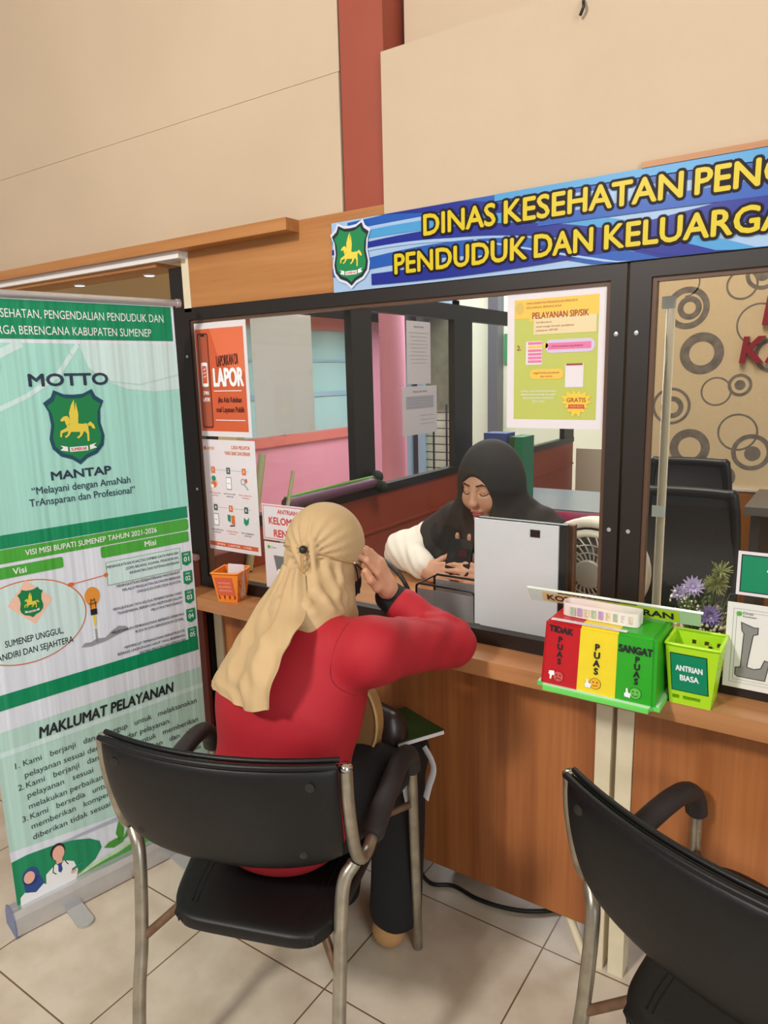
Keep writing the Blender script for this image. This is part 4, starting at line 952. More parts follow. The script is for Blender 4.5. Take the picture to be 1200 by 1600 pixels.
S = Sheet((-.500, 1.3575, .9506), (1, -.0, 0), (0, 1, 0)); S.back(0, -.004, .155, .009, M_paper, .0004); S.text('KEPUASAN ANDA TERHADAP PELAYANAN KAMI', .005, .000, .0035, I_['grey'], 1, width=.12, res=2)
keep(S.build('paper_strip'), bx)
# acrylic sign strip standing at the back of the box
ac = thing('suggestion_sign', 'clear acrylic strip reading KOTAK SARAN along the back of the survey box', 'sign', (-.40, 1.455, .952))
o_ = Vector((-.588, 1.452, .9525)); xd = Vector((1, 0, 0)); yd = Vector((-0.0, -.45, 1)).normalized(); nn = xd.cross(yd)
bm = bmesh.new(); prism(bm, [o_ + xd * a + yd * b for a, b in ((.006, 0), (.360, 0), (.366, .034), (0, .034))], nn * -.003); obj('acrylic_plate', bm, M_acr, ac)
bm = bmesh.new(); prism(bm, [o_ + xd * a + yd * .034 + nn * b for a, b in ((0, .0015), (.366, .0015), (.366, -.0045), (0, -.0045))], yd * .002); obj('plate_edge', bm, mat('acrylic_edge', rgb(214, 222, 208), 0.15), ac)
S = Sheet(o_ + nn * .0006, xd, yd)
S.rrect(.034, .004, .150, .030, .005, mat('label_tan', rgb(206, 178, 130), 0.5), 1); S.rrect(.150, .004, .240, .030, .001, mat('label_khaki', rgb(190, 178, 112), 0.5), 1); S.rrect(.200, .003, .322, .031, .006, mat('label_yellow_green', rgb(176, 196, 40), 0.5), 2)
S.rect(.240, .001, .362, .033, mat('label_sage', rgb(168, 200, 160), 0.5), .5)
S.text('KOTAK', .046, .010, .014, mat('label_ink', rgb(60, 44, 34), 0.5), 3, width=.092, bold=.04); S.text('SARAN', .216, .010, .015, I_['dark'], 4, width=.094, bold=.04)
keep(S.build('paper_label'), ac)
# folded printed paper loop on the box
pl_ = thing('paper_loop', 'folded loop of printed slips lying on top of the survey box', 'paper', (-.41, 1.41, .951))
def loop_bm(z0, z1, inset=0.0):
    bm = bmesh.new(); c = []
    for p in catmull([(-.475, 1.392), (-.492, 1.404), (-.487, 1.424), (-.470, 1.430), (-.40, 1.430), (-.345, 1.430), (-.330, 1.426), (-.332, 1.404), (-.340, 1.392), (-.40, 1.388)], 6, True) if False else catmull([(x, y, 0) for x, y in ((-.475, 1.390), (-.490, 1.402), (-.487, 1.426), (-.465, 1.432), (-.40, 1.430), (-.338, 1.428), (-.332, 1.410), (-.338, 1.386), (-.40, 1.386))], 6, True): c.append(p)
    N = len(c); cen = sum(c, Vector()) / N; rows = []
    for k, p in enumerate(c):
        dirn = (p - cen); dirn.z = 0; dirn.normalize(); q = p - dirn * .0012
        rows.append([bm.verts.new((p.x, p.y, z0)), bm.verts.new((p.x, p.y, z1)), bm.verts.new((q.x, q.y, z1)), bm.verts.new((q.x, q.y, z0))])
    for k in range(N):
        a, b = rows[k], rows[(k + 1) % N]
        for j in range(4): bm.faces.new((a[j], b[j], b[(j + 1) % 4], a[(j + 1) % 4]))
    return bm
obj('paper_band', loop_bm(.9512, .979), mat('slip_paper', rgb(232, 222, 216), 0.6), pl_, smooth=True, angle=0.6)
S = Sheet((-.47, 1.3848, .952), (1, 0, 0), (0, 0, 1)); lil = mat('slip_lilac', rgb(190, 150, 196), 0.6); sg = mat('slip_sage', rgb(180, 196, 170), 0.6); tq = mat('slip_grey', rgb(150, 146, 144), 0.6)
random.seed(5)
for k in range(9):
    x = .0 + .0148 * k; S.rect(x, .004, x + .010, .022, (sg, lil, mat('slip_cream', rgb(226, 206, 170), 0.6))[k % 3], 1)
    for j in range(5): S.rect(x + .001, .006 + .0032 * j, x + random.uniform(.004, .009), .0072 + .0032 * j, tq, 2)
keep(S.build('slip_print'), pl_)
for i, (x, c_) in enumerate(((-.455, P_red), (-.41, MATS['plain_orange']), (-.365, MATS['happy_green']))):
    tag(boxobj('coloured_slip', (x - .018, 1.400, .9512), (x + .018, 1.418, .966 - .002 * i), c_, None, .002), ('red', 'orange', 'green')[i] + ' slip inside the paper loop on the survey box', 'slip')

# ------------------------------------------------------------------ small perforated bins
def perforated(name, cx, cy, z0, h, wb, db, wt, dt, rot, m, label, cat, holes, seed, th=.0022):
    random.seed(seed)
    t = thing(name, label, cat, (cx, cy, z0))
    Rm = Matrix.Rotation(rot, 3, 'Z'); C = Vector((cx, cy, 0))
    bm = bmesh.new(); nU, nV = 12, 14
    def corner(k, f):
        sx, sy = ((-1, -1), (1, -1), (1, 1), (-1, 1))[k % 4]
        return Vector((sx * (wb + (wt - wb) * f) / 2, sy * (db + (dt - db) * f) / 2, z0 + .002 + h * f))
    for k in range(4):
        G = [[C + Rm @ corner(k, j / nV).lerp(corner(k + 1, j / nV), i / nU) for j in range(nV + 1)] for i in range(nU + 1)]
        vv = [[bm.verts.new(p) for p in r] for r in G]
        for i in range(nU):
            for j in range(nV):
                if 0 < i < nU - 1 and 0 < j < nV - 2 and holes(k, i, j): continue
                bm.faces.new((vv[i][j], vv[i + 1][j], vv[i + 1][j + 1], vv[i][j + 1]))
    bmesh.ops.remove_doubles(bm, verts=bm.verts, dist=1e-5)
    bmesh.ops.recalc_face_normals(bm, faces=bm.faces)
    bmesh.ops.solidify(bm, geom=bm.faces[:], thickness=th)
    obj('basket_wall', bm, m, t)
    bm = bmesh.new(); prism(bm, [C + Rm @ corner(k, 0) - Vector((0, 0, .0018)) for k in range(4)], (0, 0, .003)); obj('base', bm, m, t)
    bm = bmesh.new(); tube(bm, [C + Rm @ corner(k, 1).lerp(corner(k + 1, 1), i / 6) * 1.0 for k in range(4) for i in range(6)], .0032, 8, True, flat=(1.3, 1)); obj('rim', bm, m, t, smooth=True)
    f0, f1 = .22, .86; n_ = (Rm @ Vector((0, -1, 0)))
    a = corner(0, f0).lerp(corner(1, f0), .08); b = corner(0, f0).lerp(corner(1, f0), .92); c2 = corner(0, f1).lerp(corner(1, f1), .08)
    o = C + Rm @ a + n_ * .0012; S = Sheet(o, Rm @ (b - a), Rm @ (c2 - a)); return t, S, (b - a).length, (c2 - a).length
g_h = lambda k, i, j: (k != 0 and (i * 5 + j * 7 + k) % 6 in (0, 3) and random.random() < .55 and j > 6) or (k == 0 and j == 1 and random.random() < .6) or (k in (1, 2) and j == 2 and random.random() < .4)
t, S, W, H = perforated('plastic_bin', -.232, 1.447, .80, .125, .076, .076, .098, .096, 0.0, mat('lime_plastic', rgb(176, 222, 40), 0.35), 'lime green perforated bin labelled ANTRIAN BIASA beside the survey box', 'bin', g_h, 11)
lt = MATS['sign_teal']; S.back(0, 0, W, H, I_['dark'], .0006); S.rect(.0015, .0015, W - .0015, H - .0015, lt, 1)
S.text('ANTRIAN', W / 2, H * .55, .0115, I_['white'], 2, width=W * .72, align='C', bold=.03); S.text('BIASA', W / 2, H * .30, .0115, I_['white'], 2, width=W * .50, align='C', bold=.03)
keep(S.build('label_card'), t)
o_h = lambda k, i, j: (i * 3 + j * 5 + k * 2) % 7 in (1, 3) or ((i + j) % 4 == 0 and random.random() < .5)
t, S, W, H = perforated('plastic_basket', -1.545, 1.452, .80, .090, .062, .066, .086, .090, .35, mat('orange_plastic', rgb(240, 134, 38), 0.35), 'small orange perforated basket holding white slips at the left end of the ledge', 'basket', lambda k, i, j: k != 0 and o_h(k, i, j) or (k == 0 and j < 3 and i % 3 == 1), 4)
S.back(0, 0, W, H, I_['orange'], .0006); S.rect(.0015, .0015, W - .0015, H - .0015, mat('card_vermilion', rgb(214, 92, 62), 0.45), 1)
for k in range(3): S.text(('ANTRIAN', 'KELOMPOK', 'RENTAN')[k], W / 2, H * .66 - .0125 * k, .0055, mat('card_pale', rgb(240, 190, 160), 0.5), 2, width=W * .7, align='C', res=2)
keep(S.build('label_card'), t)
for i in range(2):
    bm = bmesh.new(); box(bm, (-.022, -.0008, 0), (.030, .0008, .098)); bmesh.ops.transform(bm, matrix=Matrix.Translation((-1.535, 1.446 + .012 * i, .812)) @ Matrix.Rotation(.3, 4, 'Z') @ Matrix.Rotation(.12 - .1 * i, 4, 'Y'), verts=bm.verts)
    tag(obj('paper_slip', bm, M_paper), ('front', 'back')[i] + ' white slip standing in the orange basket', 'slip', 'white slips in the orange basket')

# ------------------------------------------------------------------ things on the desk behind the glass
t = thing('mesh_tray', 'black wire mesh letter tray behind the glass', 'tray', (-.885, 1.62, .80))
rr = [(-.978, .806), (-.978, .886), (-.970, .895), (-.81, .895), (-.80, .886), (-.80, .806)]
for y in (1.60, 1.70): tubeobj('wire_frame', [(x, y, z) for x, z in rr] + [(-.978, y, .806)], .0034, M_black, t, 8, smooth_path=False)
for y in (1.60, 1.70):
    bm = bmesh.new()
    for k in range(44): box(bm, (-.976 + .004 * k, y - .0005, .806), (-.9732 + .004 * k, y + .0005, .880))
    for k in range(19): box(bm, (-.978, y - .0004, .807 + .004 * k), (-.80, y + .0006, .8095 + .004 * k))
    obj('mesh_panel', bm, mat('grey_wire', rgb(150, 145, 148), 0.5), t)
bm = bmesh.new(); box(bm, (-.978, 1.60, .8005), (-.80, 1.70, .804))
for y in (1.60, 1.70): pass
obj('tray_floor', bm, M_black, t)
for x in (-.978, -.80): tubeobj('side_wire', [(x, 1.60, .890), (x, 1.70, .890)], .0028, M_black, t, 8, smooth_path=False)
t = thing('white_board', 'upright white panel with a small black square, standing behind the glass', 'panel', (-.675, 1.58, .80))
bm = bmesh.new(); box(bm, (-.786, 1.572, .802), (-.566, 1.578, 1.100)); bmesh.ops.bevel(bm, geom=[e for e in bm.edges if abs(e.verts[0].co.y - e.verts[1].co.y) > .003 and e.verts[0].co.z < .9 and e.verts[0].co.x < -.7], offset=.02, segments=5, affect='EDGES'); obj('panel', bm, mat('white_board_face', rgb(226, 223, 230), 0.25), t)
boxobj('backing', (-.778, 1.578, .802), (-.548, 1.592, 1.103), M_black, t)
boxobj('black_square', (-.636, 1.5695, 1.068), (-.612, 1.572, 1.086), M_black, t)
t = thing('spiral_notebook', 'brown spiral bound notebook standing beside the white panel', 'notebook', (-.55, 1.62, .80))
boxobj('cover', (-.572, 1.606, .801), (-.540, 1.625, 1.098), mat('notebook_brown', rgb(132, 84, 54), 0.6, noise=.3, nscale=60), t)
bm = bmesh.new()
for k in range(24): tube(bm, [Vector((-.574, 1.612, .815 + .0115 * k)) + Vector((.006 * math.cos(a), .008 * math.sin(a), 0)) for a in [2 * PI * i / 8 for i in range(8)]], .0012, 5, True)
obj('spiral', bm, M_alu, t, smooth=True)
t = thing('desk_fan', 'small cream desk fan on the desk behind the glass', 'fan', (-.545, 1.77, .80))
FM = mat('fan_cream', rgb(226, 216, 198), 0.4); fc = Vector((-.545, 1.755, .945))
cir = lambda r, y=0: [fc + Vector((r * math.cos(2 * PI * k / 40), y, r * math.sin(2 * PI * k / 40))) for k in range(40)]
bm = bmesh.new(); tube(bm, cir(.132), .013, 10, True, flat=(1, 1)); tube(bm, cir(.128, .05), .012, 10, True); obj('outer_ring', bm, FM, t, smooth=True)
bm = bmesh.new(); tube(bm, cir(.104, -.004), .010, 8, True); tube(bm, cir(.075, -.012), .0018, 6, True); tube(bm, cir(.055, -.014), .0018, 6, True)
for k in range(26):
    a = 2 * PI * k / 26; tube(bm, [fc + Vector((r * math.cos(a + .5 * (r - .03) / .07), -.016 + .012 * (r / .104), r * math.sin(a + .5 * (r - .03) / .07))) for r in (.03, .05, .07, .09, .104)], .0022, 5)
obj('guard', bm, FM, t, smooth=True)
bm = bmesh.new(); lathe(bm, [(.036, 0), (.038, .006), (.034, .012), (.016, .015)], (0, 0, 0), 28, Matrix.Translation(fc + Vector((0, -.012, 0))) @ Matrix.Rotation(PI / 2, 4, 'X')); obj('hub', bm, mat('fan_hub', rgb(206, 202, 190), 0.25), t, smooth=True, angle=.6)
bm = bmesh.new()
for k in range(5):
    a = 2 * PI * k / 5; pts = [fc + Vector((r * math.cos(a + b), .02 + .012 * (b > 0.2), r * math.sin(a + b))) for r, b in ((.03, 0), (.095, -.15), (.10, .45), (.035, .5))]; prism(bm, pts, (0, .002, 0))
obj('blade', bm, mat('fan_blade', rgb(110, 110, 108), 0.4), t)
bm = bmesh.new(); box(bm, (-.60, 1.74, .80), (-.49, 1.83, .822)); box(bm, (-.565, 1.772, .82), (-.525, 1.80, .85)); obj('base', bm, FM, t, bevel=.005)
bm = bmesh.new(); lathe(bm, [(.118, 0), (.11, .05), (.04, .06)], (0, 0, 0), 32, Matrix.Translation(fc + Vector((0, .055, 0))) @ Matrix.Rotation(-PI / 2, 4, 'X')); obj('rear_shell', bm, mat('fan_shade', rgb(60, 58, 56), 0.5), t, smooth=True)
tag(tubeobj('gooseneck', [(-1.035, 1.66, .802), (-1.040, 1.66, .84), (-1.062, 1.655, .885), (-1.098, 1.65, .918), (-1.118, 1.65, .930)], .0068, M_black), 'thick black gooseneck rising from the desk beside the raised hand', 'gooseneck')

# flower arrangement
t = thing('flower_arrangement', 'flower arrangement in a raffia wrapped pot behind the right window', 'flowers', (-.25, 1.62, .80))
M_str = mat('raffia', rgb(168, 124, 66), 0.7, noise=.3, nscale=80)
bm = bmesh.new(); lathe(bm, [(.034, 0), (.05, .03), (.056, .06), (.052, .085), (.045, .085), (.03, .02)], (-.25, 1.62, .8005), 20); obj('pot', bm, M_str, t, smooth=True)
random.seed(21); bm = bmesh.new()
for k in range(70):
    a = random.uniform(0, 2 * PI); p = Vector((-.25 + .054 * math.cos(a), 1.62 + .054 * math.sin(a), .865 + random.uniform(-.012, .012)))
    d = Vector((math.cos(a), math.sin(a), 0)); e = Vector((-math.sin(a), math.cos(a), 0)) * random.uniform(-.03, .03)
    tube(bm, catmull([p, p + d * .006 + e * .6 + Vector((0, 0, random.uniform(-.015, .02))), p + d * random.uniform(0, .02) + e * 1.3 + Vector((0, 0, random.uniform(-.01, .03)))], 4), .0011, 4)
obj('raffia_wrap', bm, M_str, t)['kind'] = 'stuff'
bm = bmesh.new()
for k in range(260):
    a = random.uniform(0, 2 * PI); r = .075 * math.sqrt(random.random()); z = .895 + .05 * (1 - (r / .075) ** 2) * random.random() + random.uniform(0, .02) + (.045 if (k % 3 == 0 and math.cos(a) < 0) else 0)
    bmesh.ops.create_icosphere(bm, subdivisions=1, radius=random.uniform(.0022, .0042), matrix=Matrix.Translation((-.25 + r * math.cos(a), 1.62 + .8 * r * math.sin(a), z)))
obj('white_blossoms', bm, mat('blossom_white', rgb(232, 224, 204), 0.7), t)['kind'] = 'stuff'
bm = bmesh.new()
for k in range(150):
    a = random.uniform(0, 2 * PI); r = random.uniform(.01, .07); p = Vector((-.25 + r * math.cos(a) * .5, 1.62 + .5 * r * math.sin(a), .88)); q = Vector((-.25 + r * math.cos(a), 1.62 + .8 * r * math.sin(a), .90 + random.uniform(0, .08)))
    tube(bm, [p, q], .0012, 3); s_ = Vector((random.uniform(-1, 1), random.uniform(-1, 1), random.uniform(-.3, 1))).normalized() * .012
    n_ = s_.cross(Vector((.3, .5, .8))).normalized() * .004; v = [bm.verts.new(q), bm.verts.new(q + s_ * .5 + n_), bm.verts.new(q + s_), bm.verts.new(q + s_ * .5 - n_)]; bm.faces.new(v)
obj('greenery', bm, mat('leaf_olive', rgb(92, 100, 56), 0.6), t)['kind'] = 'stuff'
for i, (x, y, z, m_, n, L) in enumerate(((-.272, 1.60, .988, 'lav', 14, .026), (-.232, 1.585, .932, 'vio', 14, .028), (-.305, 1.63, .96, 'lav', 12, .02))):
    bm = bmesh.new(); f_ = Vector((.3, -.8, .5)).normalized(); u_ = f_.orthogonal().normalized(); v_ = f_.cross(u_)
    for ring_ in range(2):
        for k in range(n):
            a = 2 * PI * (k + ring_ * .5) / n; d = (u_ * math.cos(a) + v_ * math.sin(a)); sd = (u_ * -math.sin(a) + v_ * math.cos(a)); l_ = L * (1 - .3 * ring_); c0 = Vector((x, y, z))
            q = [c0, c0 + d * l_ * .5 + sd * .004 + f_ * (.006 + .005 * ring_), c0 + d * l_ + f_ * (.010 + .006 * ring_), c0 + d * l_ * .5 - sd * .004 + f_ * (.006 + .005 * ring_)]
            prism(bm, q, f_ * -.0008)
    bmesh.ops.create_icosphere(bm, subdivisions=2, radius=.005, matrix=Matrix.Translation(Vector((x, y, z)) + f_ * .006))
    o = obj('daisy', bm, mat('petal_' + m_, rgb(178, 160, 200) if m_ == 'lav' else rgb(134, 108, 172), 0.6), t)
    tubeobj('daisy_stem', [(x, y, z), (-.25 + (x + .25) * .5, 1.62, .89)], .0018, MATS['leaf_olive'], o, 5, smooth_path=False)
bm = bmesh.new()
for k in range(220):
    v = Vector((random.gauss(0, 1), random.gauss(0, 1), random.gauss(0, 1))).normalized(); c0 = Vector((-.228, 1.62, .995)) if k % 4 else Vector((-.222, 1.62, 1.025)); tube(bm, [c0, c0 + v * random.uniform(.015, .03)], .0011, 3)
obj('fluffy_sprig', bm, mat('sprig_green', rgb(142, 146, 84), 0.7), t)['kind'] = 'stuff'

# white pipe and rolled film behind the right window frame
tag(tubeobj('cable_conduit', [(-.372, 1.555, .802), (-.372, 1.556, 1.64)], .0075, M_white, smooth_path=False), 'slim white conduit standing just inside the right window frame', 'pipe')
t = thing('film_roll', 'tall beige rolled sheet standing inside the right window', 'roll', (-.34, 1.60, .80))
bm = bmesh.new(); n0 = 40
pp = [Vector((-.346 + (.007 + .003 * k / n0) * math.cos(.35 * k), 1.60 + (.007 + .003 * k / n0) * math.sin(.35 * k), .802)) for k in range(n0)]
a_ = [bm.verts.new(p) for p in pp]; b_ = [bm.verts.new(p + Vector((0, .0, .80))) for p in pp]
for k in range(n0 - 1): bm.faces.new((a_[k], a_[k + 1], b_[k + 1], b_[k]))
bmesh.ops.solidify(bm, geom=bm.faces[:], thickness=.0008); obj('film', bm, mat('beige_film', rgb(222, 206, 178), 0.35), t, smooth=True)
for z in (1.14, 1.58): boxobj('tape', (-.362, 1.5875, z), (-.334, 1.5885, z + .025), mat('tape', rgb(200, 200, 192), 0.3), t)

# office chair and desk in the right booth, shelf things behind the clerk
M_mesh = mat('black_mesh', rgb(44, 40, 40), 0.7)
def office_chair(x, y, z, w_, label):
    t = thing('office_chair', label, 'chair', (x, y, 0), group='black office chairs in the right booth')
    bm = bmesh.new(); tube(bm, catmull([(x - w_ / 2, y, z - .42), (x - w_ / 2, y + .02, z - .2), (x - w_ / 2 + .01, y, z - .02), (x - w_ / 2 + .04, y, z), (x + w_ / 2 - .04, y, z), (x + w_ / 2 - .01, y, z - .02), (x + w_ / 2, y + .02, z - .2), (x + w_ / 2, y, z - .42)], 8), .015, 10); obj('back_frame', bm, M_black, t, smooth=True)
    bm = bmesh.new(); box(bm, (x - w_ / 2, y + .005, z - .40), (x + w_ / 2, y + .012, z - .01)); obj('backrest', bm, M_mesh, t)
    bm = bmesh.new(); box(bm, (x - w_ / 2 + .01, y - .29, z - .52), (x + w_ / 2 - .01, y - .01, z - .45)); obj('seat', bm, M_black, t, bevel=.02)
    bm = bmesh.new(); tube(bm, [(x, y - .12, z - .46), (x, y - .12, .08)], .025, 12)
    for k in range(5): tube(bm, [(x, y - .12, .09), (x + .13 * math.cos(1.256 * k), y - .12 + .13 * math.sin(1.256 * k), .05)], .016, 8)
    obj('base', bm, M_black, t, smooth=True, angle=.6)
    for k in range(5):
        bm = bmesh.new(); bmesh.ops.create_icosphere(bm, subdivisions=2, radius=.025, matrix=Matrix.Translation((x + .13 * math.cos(1.256 * k), y - .12 + .13 * math.sin(1.256 * k), .0255))); obj('castor', bm, M_black, t, smooth=True)
office_chair(-.415, 2.30, 1.082, .27, 'nearer black mesh office chair behind the right window')
office_chair(-.50, 2.72, 1.125, .27, 'farther black mesh office chair close to the ring patterned wall')
t = thing('office_desk', 'grey desk beside the mesh chairs in the right booth', 'desk', (.1, 2.9, 0))
boxobj('desk_top', (-.31, 2.72, .945), (.9, 3.15, .975), mat('desk_grey', rgb(112, 104, 98), 0.4), t); boxobj('side_panel', (-.29, 2.74, 0), (-.26, 3.13, .945), mat('desk_dark', rgb(74, 66, 62), 0.5), t); boxobj('side_panel', (.85, 2.74, 0), (.88, 3.13, .945), MATS['desk_dark'], t)
t = thing('side_table', 'dark table with grey top behind the clerk', 'table', (-1.3, 3.6, 0))
boxobj('table_top', (-1.68, 3.36, .755), (-1.0, 3.95, .78), mat('table_grey', rgb(128, 134, 142), 0.3), t); boxobj('apron', (-1.66, 3.37, .60), (-1.02, 3.39, .755), M_black, t)
for x in (-1.66, -1.04):
    for y in (3.39, 3.90): boxobj('leg', (x, y, 0), (x + .03, y + .03, .755), M_black, t)
t = thing('plastic_chair', 'magenta plastic chair in front of the dark table', 'chair', (-1.06, 3.12, 0))
pk_ = mat('magenta_plastic', rgb(150, 36, 78), 0.45)
obj('backrest', cushion(lambda u, v: (-1.22 + .34 * u, 3.02 + .03 * (2 * u - 1) ** 2, .46 + .38 * v), .008, 14, 10), pk_, t, smooth=True); obj('seat', cushion(lambda u, v: (-1.22 + .34 * u, 3.02 + .32 * v, .44), .01, 12, 12), pk_, t, smooth=True)
for x in (-1.2, -.9):
    for y in (3.03, 3.31): tubeobj('leg', [(x, y, .44), (x, y, .001)], .014, pk_, t, 8, smooth_path=False)
tag(boxobj('document_box', (-1.655, 3.42, .781), (-1.525, 3.53, 1.145), mat('folder_blue', rgb(74, 88, 150), 0.5), None, .003), 'blue document box on the table behind the black headscarf', 'box')
t = thing('ring_binder', 'green binder with a dark cover standing on the table', 'binder', (-1.45, 3.42, .781))
boxobj('spine', (-1.470, 3.40, .781), (-1.425, 3.55, 1.13), mat('folder_green', rgb(38, 128, 88), 0.5), t, .003); boxobj('cover_picture', (-1.50, 3.40, .781), (-1.4705, 3.55, 1.13), mat('folder_leafy', rgb(64, 96, 52), 0.6, noise=.5, nscale=30), t, .002)

# ------------------------------------------------------------------ visitor chairs
M_leather = mat('black_leatherette', rgb(17, 17, 19), 0.45, spec=0.35, noise=0.25, nscale=12, bump=0.04, bscale=90)
M_worn = mat('worn_seat_leather', rgb(20, 19, 19), 0.48, spec=0.35, noise=0.35, nscale=7, bump=0.05, bscale=60)
M_tube = mat('worn_chrome_tube', rgb(176, 168, 152), 0.34, 0.75, noise=0.35, nscale=26)
M_rust = mat('rusty_tube', rgb(128, 98, 76), 0.5, 0.4, noise=0.4, nscale=30)
M_pad = mat('soft_black_rubber', rgb(44, 39, 39), 0.6)
def make_chair(label):
    t = thing('visitor_chair', label, 'chair', group='black visitor chairs')
    Wd = .25
    def back(u, v):
        x = (2 * u - 1) * (Wd - .010); e = (2 * u - 1) ** 2
        z = .785 - (.206 + .024 * (1 - e ** 2)) * (1 - v); y = -.042 * (1 - e) + .045 * (1 - v) ** 2 - .006
        k = 1 - .05 * (1 - v) ** 3
        return (x * k, y, z)
    obj('backrest', cushion(back, .018, 30, 18, 5.0, .22), M_leather, t, smooth=True)
    bk = [o for o in t.children][0]
    rim = [back(u, 1) for u in [i / 24 for i in range(25)]]
    tubeobj('piping', [Vector(p) + Vector((0, -.012, .004)) for p in rim], .006, M_leather, bk, 8, n=2); tubeobj('piping', [Vector(p) + Vector((0, .008, .006)) for p in rim], .0055, M_leather, bk, 8, n=2)
    for u, v in ((.09, .86), (.91, .86), (.14, .18), (.86, .18)):
        bm = bmesh.new(); p = Vector(back(u, v)); lathe(bm, [(.009, 0), (.009, .003), (.005, .0045)], (0, 0, 0), 14, Matrix.Translation(p + Vector((0, -.017, 0))) @ Matrix.Rotation(PI / 2, 4, 'X')); obj('bolt', bm, mat('dark_bolt', rgb(50, 48, 46), 0.4, 0.5), bk, smooth=True, angle=.5)
    def seat(u, v):
        a, c = 2 * u - 1, 2 * v - 1
        hw = (.165 + .062 * v) * (1 - .16 * abs(c) ** 9); x = .036 * (1 - v) + .01 + a * hw
        return (x, -.042 + .46 * (.5 + .5 * c * (1 - .07 * abs(a) ** 9)), .432 + .012 * v - .012 * (1 - a * a) * math.sin(PI * v))
    st = obj('seat', cushion(seat, .020, 26, 26, 6.0, .4), M_worn, t, smooth=True)
    for u in (.15, .85):
        for d in (-.008, .008): tubeobj('seam', [Vector(seat(u + d * 2, v)) + Vector((0, 0, .0195)) for v in [.08 + .84 * i / 12 for i in range(13)]], .0016, M_leather, st, 5, n=1)
    for s in (-1, 1):
        pa = [(s * Wd, .004, .775), (s * Wd, .010, .70), (s * Wd, .035, .60), (s * (Wd + .002), .062, .553), (s * (Wd + .004), .095, .540), (s * (Wd + .006), .13, .548), (s * (Wd + .009), .22, .572), (s * (Wd + .012), .33, .588), (s * (Wd + .015), .40, .580), (s * (Wd + .017), .437, .548), (s * (Wd + .018), .447, .49), (s * (Wd + .020), .455, .25), (s * (Wd + .022), .46, .002)]
        tubeobj('arm_tube', pa, .0125, M_tube, t, 14)
        bm = bmesh.new(); lathe(bm, [(.013, 0), (.0135, .006), (.009, .012)], (s * Wd, .004, .772), 14); obj('tube_cap', bm, M_chrome, t, smooth=True)
        pad = [Vector(p) for p in ((0, 0, 0), (s * (Wd + .006), .13, .550), (s * (Wd + .009), .22, .574), (s * (Wd + .012), .33, .590), (s * (Wd + .015), .40, .582), (s * (Wd + .0165), .432, .554), (s * (Wd + .017), .444, .512))]
        path = catmull(pad[1:], 8); n = len(path)
        bm = bmesh.new(); tube(bm, path, [.0165 if i in (0, n - 1) else .0205 for i in range(n)], 14, flat=(1.15, 1)); obj('armrest_pad', bm, M_pad, t, smooth=True, angle=.7)
        tubeobj('rear_leg', [(s * (Wd - .008), .058, .545), (s * (Wd - .030) + .004, .035, .50), (s * (Wd - .036) + .010, .0, .34), (s * (Wd - .036) + .014, -.030, .24), (s * (Wd - .036) + .016, -.05, .12), (s * (Wd - .036) + .016, -.055, .002)], .0135, M_tube, t, 14)
        tubeobj('seat_bracket', [(s * (Wd - .036) + .010, .0, .335), (s * .150 + .03, .03, .412)], .009, M_rust, t, 10, smooth_path=False)
        tubeobj('seat_bracket', [(s * (Wd + .019), .452, .42), (s * .20, .38, .418)], .009, M_rust, t, 10, smooth_path=False)
    return t
def clone(root, loc, rz, label):
    r = root.copy(); COL.objects.link(r); r.location = loc; r.rotation_euler = (0, 0, rz); r['label'] = label
    for ch in list(root.children):
        c = ch.copy(); COL.objects.link(c); c.parent = r
        for g in ch.children:
            d = g.copy(); COL.objects.link(d); d.parent = c
    return r
chair = make_chair('black padded visitor chair with worn metal arms under the woman in red')
clone(chair, (-.130, .995, 0), math.radians(-21), 'empty black visitor chair cut off by the lower right edge')
chair.location = (-.942, .820, 0); chair.rotation_euler = (0, 0, math.radians(19))

